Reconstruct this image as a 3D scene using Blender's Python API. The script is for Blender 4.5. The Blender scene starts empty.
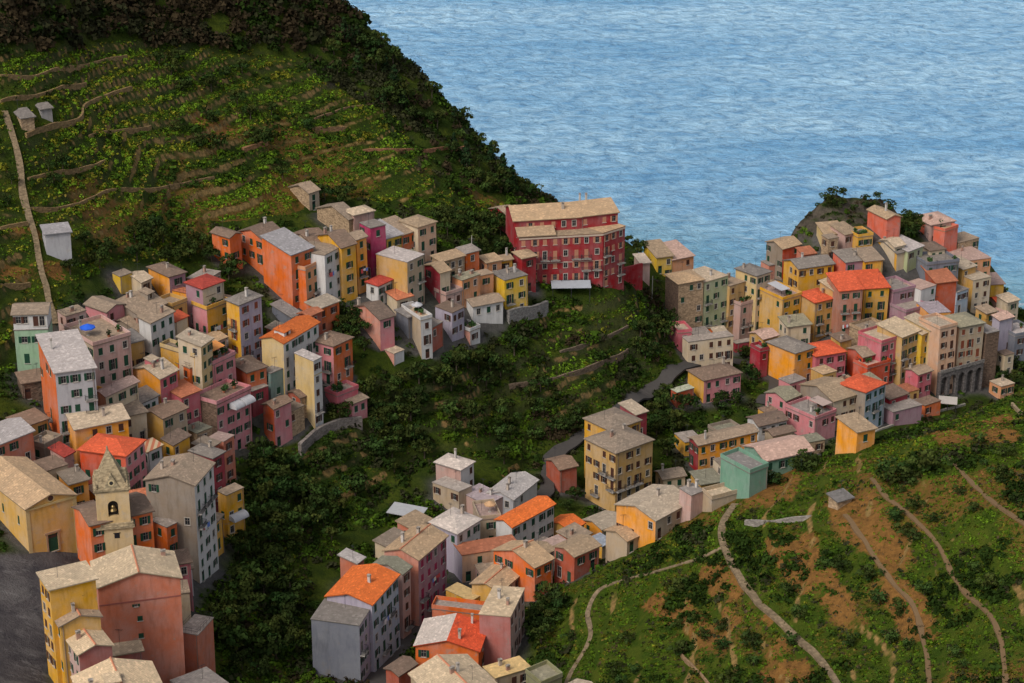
import bpy, math, random
import numpy as np
rnd = random.Random(7)
nr = np.random.RandomState(11)
S = bpy.context.scene
COL = S.collection

# ------------------------------------------------------------------ camera, world, sun, exposure
CAM_H = 230.0; PITCH = math.radians(22.0); FPX = 2133.0; CX, CY = 512.0, 341.5
cam_d = bpy.data.cameras.new('camera'); cam = bpy.data.objects.new('camera', cam_d); COL.objects.link(cam)
cam.location = (0, 0, CAM_H); cam.rotation_euler = (math.radians(90) - PITCH, 0, 0)
cam_d.sensor_width = 36.0; cam_d.lens = 36.0 * FPX / 1024.0
cam_d.clip_start = 1.0; cam_d.clip_end = 20000.0
S.camera = cam
W = bpy.data.worlds.new('World'); S.world = W; W.use_nodes = True
wn = W.node_tree.nodes; wl = W.node_tree.links
for n in list(wn): wn.remove(n)
sky = wn.new('ShaderNodeTexSky'); sky.sky_type = 'NISHITA'; sky.sun_disc = False
SUN_EL, SUN_AZ = 46.0, -140.0          # azimuth measured from +Y (towards the sea), clockwise positive
sky.sun_elevation = math.radians(SUN_EL); sky.sun_rotation = math.radians(SUN_AZ)
sky.air_density = 0.9; sky.dust_density = 2.5; sky.ozone_density = 1.0
hsv = wn.new('ShaderNodeHueSaturation'); hsv.inputs['Saturation'].default_value = 0.36
bg = wn.new('ShaderNodeBackground'); bg.inputs['Strength'].default_value = 0.122
wo = wn.new('ShaderNodeOutputWorld')
wl.new(sky.outputs[0], hsv.inputs['Color']); wl.new(hsv.outputs[0], bg.inputs['Color']); wl.new(bg.outputs[0], wo.inputs['Surface'])
sd = bpy.data.lights.new('sun', 'SUN'); sd.energy = 1.7; sd.angle = math.radians(22); sd.color = (1.0, 0.93, 0.84)
sun = bpy.data.objects.new('sun', sd); COL.objects.link(sun)
el, az = math.radians(SUN_EL), math.radians(SUN_AZ)
from mathutils import Vector
sdir = Vector((math.sin(az) * math.cos(el), math.cos(az) * math.cos(el), math.sin(el)))
sun.rotation_euler = (-sdir).to_track_quat('-Z', 'Y').to_euler(); sun.location = (0, 200, 400)
S.view_settings.view_transform = 'Standard'; S.view_settings.look = 'None'
S.view_settings.exposure = 0.42; S.view_settings.gamma = 1.0; S.view_settings.use_curve_mapping = False

# ------------------------------------------------------------------ camera geometry helpers (used to survey the site)
cp, sp_ = math.cos(PITCH), math.sin(PITCH)
def ray(px, py):
    v = (py - CY) / FPX; u = (px - CX) / FPX
    return np.array([u, cp - v * sp_, -(sp_ + v * cp)])
def on_z(px, py, z):
    d = ray(px, py); t = (z - CAM_H) / d[2]
    return np.array([d[0] * t, d[1] * t, z])
def on_y(px, py, y):
    d = ray(px, py); t = y / d[1]
    return np.array([d[0] * t, y, CAM_H + d[2] * t])
def project(x, y, z):
    dz = np.asarray(z) - CAM_H; y = np.asarray(y)
    depth = y * cp - dz * sp_
    up = y * sp_ + dz * cp
    return CX + FPX * np.asarray(x) / depth, CY - FPX * up / depth

# ------------------------------------------------------------------ object helpers
def tag(o, label=None, cat=None, group=None, kind=None):
    if label: o['label'] = label
    if cat: o['category'] = cat
    if group: o['group'] = group
    if kind: o['kind'] = kind
    return o
def empty(name, loc, label, cat, group=None, rz=0.0):
    o = bpy.data.objects.new(name, None); COL.objects.link(o); o.location = loc; o.rotation_euler = (0, 0, rz)
    o.empty_display_size = 0.3
    return tag(o, label, cat, group)
class MB:
    """collects polygons; each with a material slot"""
    def __init__(s): s.v = []; s.f = []; s.m = []
    def poly(s, pts, mi=0):
        b = len(s.v); s.v.extend([tuple(map(float, p)) for p in pts]); s.f.append(list(range(b, b + len(pts)))); s.m.append(mi)
    def box(s, x0, x1, y0, y1, z0, z1, mi=0):
        b = len(s.v)
        s.v.extend([(x0,y0,z0),(x1,y0,z0),(x1,y1,z0),(x0,y1,z0),(x0,y0,z1),(x1,y0,z1),(x1,y1,z1),(x0,y1,z1)])
        for q in ((0,3,2,1),(4,5,6,7),(0,1,5,4),(1,2,6,5),(2,3,7,6),(3,0,4,7)):
            s.f.append([b + i for i in q]); s.m.append(mi)
    def prism(s, base, z0, z1, mi=0, top=None, cap=True):
        """base: CCW list of xy; z0,z1 scalars or lists"""
        n = len(base); top = top or base
        z0 = [z0] * n if np.isscalar(z0) else z0; z1 = [z1] * n if np.isscalar(z1) else z1
        b = len(s.v)
        s.v.extend([(float(p[0]), float(p[1]), float(z)) for p, z in zip(base, z0)])
        s.v.extend([(float(p[0]), float(p[1]), float(z)) for p, z in zip(top, z1)])
        for i in range(n):
            j = (i + 1) % n; s.f.append([b+i, b+j, b+n+j, b+n+i]); s.m.append(mi)
        if cap:
            s.f.append([b+n+i for i in range(n)]); s.m.append(mi)
            s.f.append([b+n-1-i for i in range(n)]); s.m.append(mi)
    def tube(s, p0, p1, r0, r1=None, n=6, mi=0):
        r1 = r0 if r1 is None else r1
        p0 = Vector(p0); p1 = Vector(p1); d = (p1 - p0).normalized()
        a = d.orthogonal().normalized(); c = d.cross(a)
        b = len(s.v)
        for p, r in ((p0, r0), (p1, r1)):
            for k in range(n):
                t = 2 * math.pi * k / n; s.v.append(tuple(p + a * (r * math.cos(t)) + c * (r * math.sin(t))))
        for k in range(n):
            j = (k + 1) % n; s.f.append([b+k, b+j, b+n+j, b+n+k]); s.m.append(mi)
        s.f.append([b+n-1-k for k in range(n)]); s.m.append(mi); s.f.append([b+n+k for k in range(n)]); s.m.append(mi)
    def mesh(s, name, mats):
        me = bpy.data.meshes.new(name); me.from_pydata(s.v, [], s.f)
        for m in mats: me.materials.append(m)
        if len(mats) > 1: me.polygons.foreach_set('material_index', s.m)
        me.update(); return me
def put(name, me, parent=None, loc=(0, 0, 0), rz=0.0, scale=None):
    o = bpy.data.objects.new(name, me); COL.objects.link(o); o.parent = parent
    o.location = loc; o.rotation_euler = (0, 0, rz)
    if scale: o.scale = scale
    return o

# ------------------------------------------------------------------ materials
def new_mat(name):
    m = bpy.data.materials.new(name); m.use_nodes = True
    nt = m.node_tree; bs = nt.nodes['Principled BSDF']
    bs.inputs['Specular IOR Level'].default_value = 0.25
    return m, nt, bs
def N(nt, t, **kw):
    n = nt.nodes.new(t)
    for k, v in kw.items(): setattr(n, k, v)
    return n
def mixc(nt, fac, a, b, blend='MIX'):
    n = N(nt, 'ShaderNodeMix', data_type='RGBA', blend_type=blend)
    for sock, val in ((0, fac), (6, a), (7, b)):
        if isinstance(val, (int, float)): n.inputs[sock].default_value = val
        elif isinstance(val, tuple): n.inputs[sock].default_value = (*val[:3], 1)
        else: nt.links.new(val, n.inputs[sock])
    return n.outputs[2]
def noise(nt, vec, scale, detail=3.0, rough=0.55, dist=0.0):
    n = N(nt, 'ShaderNodeTexNoise'); n.inputs['Scale'].default_value = scale
    n.inputs['Detail'].default_value = detail; n.inputs['Roughness'].default_value = rough; n.inputs['Distortion'].default_value = dist
    nt.links.new(vec, n.inputs['Vector']); return n.outputs[0]
def ramp(nt, fac, a, b, c0=(0,0,0), c1=(1,1,1)):
    n = N(nt, 'ShaderNodeValToRGB'); e = n.color_ramp.elements
    e[0].position = a; e[1].position = b; e[0].color = (*c0, 1); e[1].color = (*c1, 1)
    nt.links.new(fac, n.inputs[0]); return n.outputs[0]
def math_(nt, op, a, b=None):
    n = N(nt, 'ShaderNodeMath', operation=op)
    for i, val in enumerate((a, b)):
        if val is None: continue
        if isinstance(val, (int, float)): n.inputs[i].default_value = val
        else: nt.links.new(val, n.inputs[i])
    return n.outputs[0]
def mapping(nt, scale, src='Object'):
    tc = N(nt, 'ShaderNodeTexCoord'); mp = N(nt, 'ShaderNodeMapping'); mp.inputs['Scale'].default_value = scale
    nt.links.new(tc.outputs[src], mp.inputs['Vector']); return mp.outputs[0]
def bump(nt, bs, h, strength, dist):
    b = N(nt, 'ShaderNodeBump'); b.inputs['Strength'].default_value = strength; b.inputs['Distance'].default_value = dist
    nt.links.new(h, b.inputs['Height']); nt.links.new(b.outputs[0], bs.inputs['Normal'])
def scl(c, k): return tuple(min(1.0, x * k) for x in c)
_cache = {}
def stucco(c):
    key = ('st', c)
    if key in _cache: return _cache[key]
    m, nt, bs = new_mat('stucco')
    p = mapping(nt, (1, 1, 1)); pv = mapping(nt, (1.1, 1.1, 0.22))
    g = sum(c) / 3
    faded = tuple(min(1, x * 0.68 + g * 0.30 + 0.045) for x in c)
    col = mixc(nt, ramp(nt, noise(nt, p, 0.22, 5, 0.65), 0.38, 0.66), c, faded)
    streak = ramp(nt, noise(nt, pv, 1.0, 5, 0.65), 0.48, 0.72)
    col = mixc(nt, math_(nt, 'MULTIPLY', streak, 0.55), col, scl(c, 0.48))
    patch = ramp(nt, noise(nt, p, 0.55, 4, 0.7), 0.60, 0.68)
    col = mixc(nt, math_(nt, 'MULTIPLY', patch, 0.6), col, (g*0.9+0.05, g*0.8+0.04, g*0.7+0.03))
    fine = noise(nt, p, 3.5, 4, 0.7)
    col = mixc(nt, math_(nt, 'MULTIPLY', ramp(nt, fine, 0.35, 0.7), 0.3), col, scl(c, 0.65))
    nt.links.new(col, bs.inputs['Base Color']); bs.inputs['Roughness'].default_value = 0.93
    bump(nt, bs, fine, 0.35, 0.05)
    _cache[key] = m; return m
def stone(c):
    key = ('sn', c)
    if key in _cache: return _cache[key]
    m, nt, bs = new_mat('stone')
    p = mapping(nt, (1, 1, 1.9))
    vo = N(nt, 'ShaderNodeTexVoronoi'); vo.inputs['Scale'].default_value = 1.6; nt.links.new(p, vo.inputs['Vector'])
    col = mixc(nt, ramp(nt, vo.outputs['Distance'], 0.1, 0.75), scl(c, 1.25), scl(c, 0.45))
    col = mixc(nt, ramp(nt, noise(nt, p, 0.4, 4), 0.4, 0.65), col, scl(c, 0.6))
    sepc = N(nt, 'ShaderNodeSeparateColor'); nt.links.new(vo.outputs['Color'], sepc.inputs[0])
    col = mixc(nt, math_(nt, 'MULTIPLY', sepc.outputs[0], 0.5), col, scl(c, 1.5))
    nt.links.new(col, bs.inputs['Base Color']); bs.inputs['Roughness'].default_value = 0.95
    bump(nt, bs, vo.outputs['Distance'], 0.7, 0.12)
    _cache[key] = m; return m
def tiles(c, mott=0.6, alt=None):
    key = ('ti', c, mott, alt)
    if key in _cache: return _cache[key]
    m, nt, bs = new_mat('roof_tiles')
    p = mapping(nt, (1, 1, 1)); p2 = mapping(nt, (1, 1, 4))
    oi = N(nt, 'ShaderNodeObjectInfo')
    lich = ramp(nt, noise(nt, p, 0.45, 6, 0.75), 0.42, 0.62)
    alt = alt or (c[0]*0.5+0.05, c[1]*0.52+0.045, c[2]*0.55+0.03)
    col = mixc(nt, math_(nt, 'MULTIPLY', lich, mott), c, alt)
    vo = N(nt, 'ShaderNodeTexVoronoi'); vo.inputs['Scale'].default_value = 2.1; nt.links.new(p2, vo.inputs['Vector'])
    sc = N(nt, 'ShaderNodeSeparateColor'); nt.links.new(vo.outputs['Color'], sc.inputs[0])
    col = mixc(nt, math_(nt, 'MULTIPLY', sc.outputs[0], 0.45), col, scl(c, 0.5))
    col = mixc(nt, math_(nt, 'MULTIPLY', ramp(nt, sc.outputs[1], 0.8, 0.95), 0.45), col, scl(c, 1.5))
    tint = ramp(nt, oi.outputs['Random'], 0.0, 1.0, (0.74, 0.75, 0.78), (1.12, 1.04, 0.97))
    col = mixc(nt, 1.0, col, tint, 'MULTIPLY')
    nt.links.new(col, bs.inputs['Base Color']); bs.inputs['Roughness'].default_value = 0.85
    wv = N(nt, 'ShaderNodeTexWave', wave_type='BANDS', bands_direction='DIAGONAL'); wv.inputs['Scale'].default_value = 1.3
    wv.inputs['Distortion'].default_value = 2; nt.links.new(p, wv.inputs['Vector'])
    hh = math_(nt, 'ADD', wv.outputs[1], vo.outputs['Distance'])
    bump(nt, bs, hh, 0.5, 0.08)
    _cache[key] = m; return m
def plain(c, rough=0.7, name='paint', spec=0.25, metal=0.0):
    key = ('pl', c, rough, metal)
    if key in _cache: return _cache[key]
    m, nt, bs = new_mat(name)
    p = mapping(nt, (1, 1, 1)); fine = noise(nt, p, 1.3, 4, 0.65)
    col = mixc(nt, math_(nt, 'MULTIPLY', ramp(nt, fine, 0.4, 0.7), 0.4), c, scl(c, 0.62))
    nt.links.new(col, bs.inputs['Base Color']); bs.inputs['Roughness'].default_value = rough
    bs.inputs['Metallic'].default_value = metal; bs.inputs['Specular IOR Level'].default_value = spec
    _cache[key] = m; return m
GLASS = plain((0.018, 0.02, 0.024), 0.18, 'window_glass', 0.5)
TRIM = plain((0.40, 0.36, 0.31), 0.8, 'trim')
FRAME = plain((0.20, 0.18, 0.16), 0.7, 'window_frame')
IRON = plain((0.03, 0.03, 0.035), 0.6, 'iron')
SH = {'g': plain((0.012, 0.055, 0.03), 0.7, 'green_shutter'), 'b': plain((0.07, 0.028, 0.018), 0.7, 'brown_shutter'),
      't': plain((0.03, 0.11, 0.10), 0.7, 'teal_shutter'), 'm': plain((0.28, 0.02, 0.07), 0.7, 'magenta_shutter'),
      'r': plain((0.22, 0.06, 0.03), 0.7, 'red_brown_shutter'),
      'p': plain((0.42, 0.20, 0.12), 0.7, 'pale_red_shutter')}

# ------------------------------------------------------------------ terrain survey points: (image x, image y, height) as seen from the camera, and plain x, y, z
SURV = [
 # left town
 (20,610,57),(50,560,59),(100,575,57),(-60,560,62),(-60,683,60),(20,480,62),(30,375,66),(80,400,63),(130,440,57),(100,330,68),(-60,400,70),
 (210,600,42),(200,480,50),(240,440,47),(260,380,55),(310,425,46),(345,410,46),(200,400,56),(250,300,64),(300,312,60),(350,300,60),
 (380,360,52),(405,335,54),(450,345,50),(485,345,47),(505,308,52),(440,290,57),(430,250,62),(380,225,64),(320,212,66),(150,683,45),(200,660,40),
 (240,285,65),(170,350,60),(215,345,58),(545,275,50),(590,275,50),(565,274,50),(612,273,49.8),(545,286,49.2),(600,286,49.2),(575,300,47.2),(635,270,46),(600,240,47),(60,265,79),
 # gully and street
 (300,500,38),(400,450,36),(500,400,35),(600,345,39),(650,312,35),(560,330,43),(560,300,47),(640,400,24),(560,470,25),(520,520,27),(480,560,29),
 (420,620,31),(370,683,32),(300,620,33),(250,683,38),(300,560,36),(350,520,34),(500,620,33),(540,565,31),(600,530,28),(680,500,25),(660,430,23),(250,560,38),(460,683,33),
 (440,490,32),(500,470,31),
 # right town and headland
 (690,360,22),(720,355,22),(760,350,23),(830,345,24),(900,390,17),(940,402,14),(985,388,13),(780,388,21),(860,435,19),(740,400,22),(800,442,20),(720,490,22),
 (830,275,34),(880,242,42),(940,252,36),(980,300,22),(1003,330,12),(783,262,34),(800,290,31),(900,320,27),(860,300,31),(1040,375,13),(760,440,21),
 # left hillside
 (0,250,84),(-60,250,90),(200,222,72),(350,200,66),(450,222,60),(500,222,53),(540,215,47),
 # near hillside
 (530,618,37),(600,572,43),(700,508,50),(800,462,54),(900,432,58),(1024,387,63),(1100,370,66),
 (725,525,55),(840,683,56),(880,480,65),(1000,683,68),(830,500,61),(930,620,62),(650,555,48),(700,640,48),(590,600,41),(605,645,43),(620,683,43),(560,650,38),(545,683,36),
 (1024,600,71),(1024,480,71),(1100,683,76),(1100,480,78),(770,600,56),
]
SURV_Y = [  # image x, image y, distance y
 (0,100,448),(0,0,474),(0,-60,490),(-60,0,470),(100,100,478),(100,0,508),(100,-60,525),(200,100,503),(200,0,536),(200,-60,555),(350,100,536),(350,40,558),(350,10,570),(300,-20,572),
 (400,150,520),(400,52,565),(450,110,562),(500,166,566),(545,198,575),(640,232,560),(660,258,545),(690,262,540),(830,189,560),(860,189,565),(880,196,563),(815,194,556),(812,200,554),(800,212,551),(792,228,548),(788,240,546),(845,215,552),(820,218,549),(800,235,547),(875,215,556),
 (957,230,560),(985,252,562),(1005,290,565),(1030,322,562),
]
SURV_W = []
P = [on_z(*s) for s in SURV] + [on_y(*s) for s in SURV_Y]
for s in [(350,10,570),(300,-20,572),(400,52,565),(450,110,562),(500,166,566),(545,198,575),(600,215,570),(640,232,560)]:
    q = on_y(*s); SURV_W += [(q[0]+8, q[1]+28, q[2]-24), (q[0]+25, q[1]+85, -8)]
for s in [(650,262,552),(690,266,548)]:
    q = on_y(*s); SURV_W += [(q[0]+2, q[1]+14, q[2]-20), (q[0]+5, q[1]+34, -6)]
for s in [(957,230,560),(985,252,562),(1005,290,565),(1030,322,562),(830,197,560),(870,196,566)]:
    q = on_y(*s); SURV_W += [(q[0]+3, q[1]+14, q[2]*0.45), (q[0]+6, q[1]+32, -6)]
for (x, y) in [(42,548),(52,540),(60,535),(69,550),(50,570),(72,580),(60,600),(30,600)]: SURV_W.append((x, y, -5 if x < 66 or y > 560 else 8))
SURV_W[-8] = (42,548,6); SURV_W[-7] = (52,532,16); SURV_W[-6] = (61,532,19); SURV_W[-5] = (66,560,-2)
for s in [(600,572,43),(700,508,50),(800,462,54),(900,432,58),(1024,387,63),(1100,370,66)]:
    q = on_z(*s); k = (q[2]-20)/34.0; SURV_W += [(q[0], q[1]+9, q[2]-5.5*k), (q[0]+1, q[1]+24, q[2]-19*k), (q[0]+2, q[1]+46, q[2]-31*k)]
for y in (450, 520, 600, 680): SURV_W.append((190, y, 12 if y < 560 else -8))
for x in (-240, -180, -120, -60): SURV_W += [(x, 760, -10), (x, 700, 40 if x < -100 else -8)]
SURV_W += [(0,200,70),(-60,230,60),(60,200,80),(120,220,85),(-120,230,65),(-200,300,80),(-240,420,130),(-240,540,190),(-240,640,190),(60,760,-20),(140,760,-20)]
P = np.array(P + [np.array(p, float) for p in SURV_W])
def kern(r): return r
A_ = np.zeros((len(P)+3, len(P)+3)); D_ = np.hypot(P[:,None,0]-P[None,:,0], P[:,None,1]-P[None,:,1])
A_[:len(P),:len(P)] = kern(D_) - np.eye(len(P)) * 1.2
A_[:len(P),len(P)] = 1; A_[:len(P),len(P)+1] = P[:,0]/100; A_[:len(P),len(P)+2] = P[:,1]/100
A_[len(P):,:len(P)] = A_[:len(P),len(P):].T
WT = np.linalg.solve(A_, np.concatenate([P[:,2], [0,0,0]]))
X0, X1, Y0, Y1, GS = -210.0, 215.0, 225.0, 760.0, 0.8
gx = np.arange(X0, X1, GS); gy = np.arange(Y0, Y1, GS); NX, NY = len(gx), len(gy)
def rbf(x, y):
    out = np.empty(x.shape)
    xf, yf, of = x.ravel(), y.ravel(), out.ravel()
    for i in range(0, len(xf), 40000):
        a = xf[i:i+40000]; b = yf[i:i+40000]
        r = np.hypot(a[:,None]-P[None,:,0], b[:,None]-P[None,:,1])
        of[i:i+40000] = kern(r) @ WT[:len(P)] + WT[-3] + WT[-2]*a/100 + WT[-1]*b/100
    return of.reshape(x.shape)
cgx = np.arange(X0-3, X1+6, 3.0); cgy = np.arange(Y0-3, Y1+6, 3.0)
CG = rbf(*np.meshgrid(cgx, cgy, indexing='xy'))
for _ in range(2):   # gentle smoothing of the survey
    CG[1:-1,1:-1] = 0.5*CG[1:-1,1:-1] + 0.125*(CG[:-2,1:-1]+CG[2:,1:-1]+CG[1:-1,:-2]+CG[1:-1,2:])
def H(x, y):
    x = np.asarray(x, float); y = np.asarray(y, float)
    fx = np.clip((x - cgx[0]) / 3.0, 0, len(cgx)-1.001); fy = np.clip((y - cgy[0]) / 3.0, 0, len(cgy)-1.001)
    i = fx.astype(int); j = fy.astype(int); a = fx - i; b = fy - j
    return (CG[j,i]*(1-a) + CG[j,i+1]*a)*(1-b) + (CG[j+1,i]*(1-a) + CG[j+1,i+1]*a)*b
def hit(px, py, h=0.0, tmin=230.0):
    """first point on the sight line whose height above the ground is h"""
    d = ray(px, py); t = np.arange(tmin, 760.0, 0.25) / d[1]
    x = d[0]*t; y = d[1]*t; z = CAM_H + d[2]*t
    e = z - H(x, y) - h
    k = np.where(e <= 0)[0]
    k = k[0] if len(k) else len(t) - 1
    return np.array([x[k], y[k], z[k]])
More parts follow.
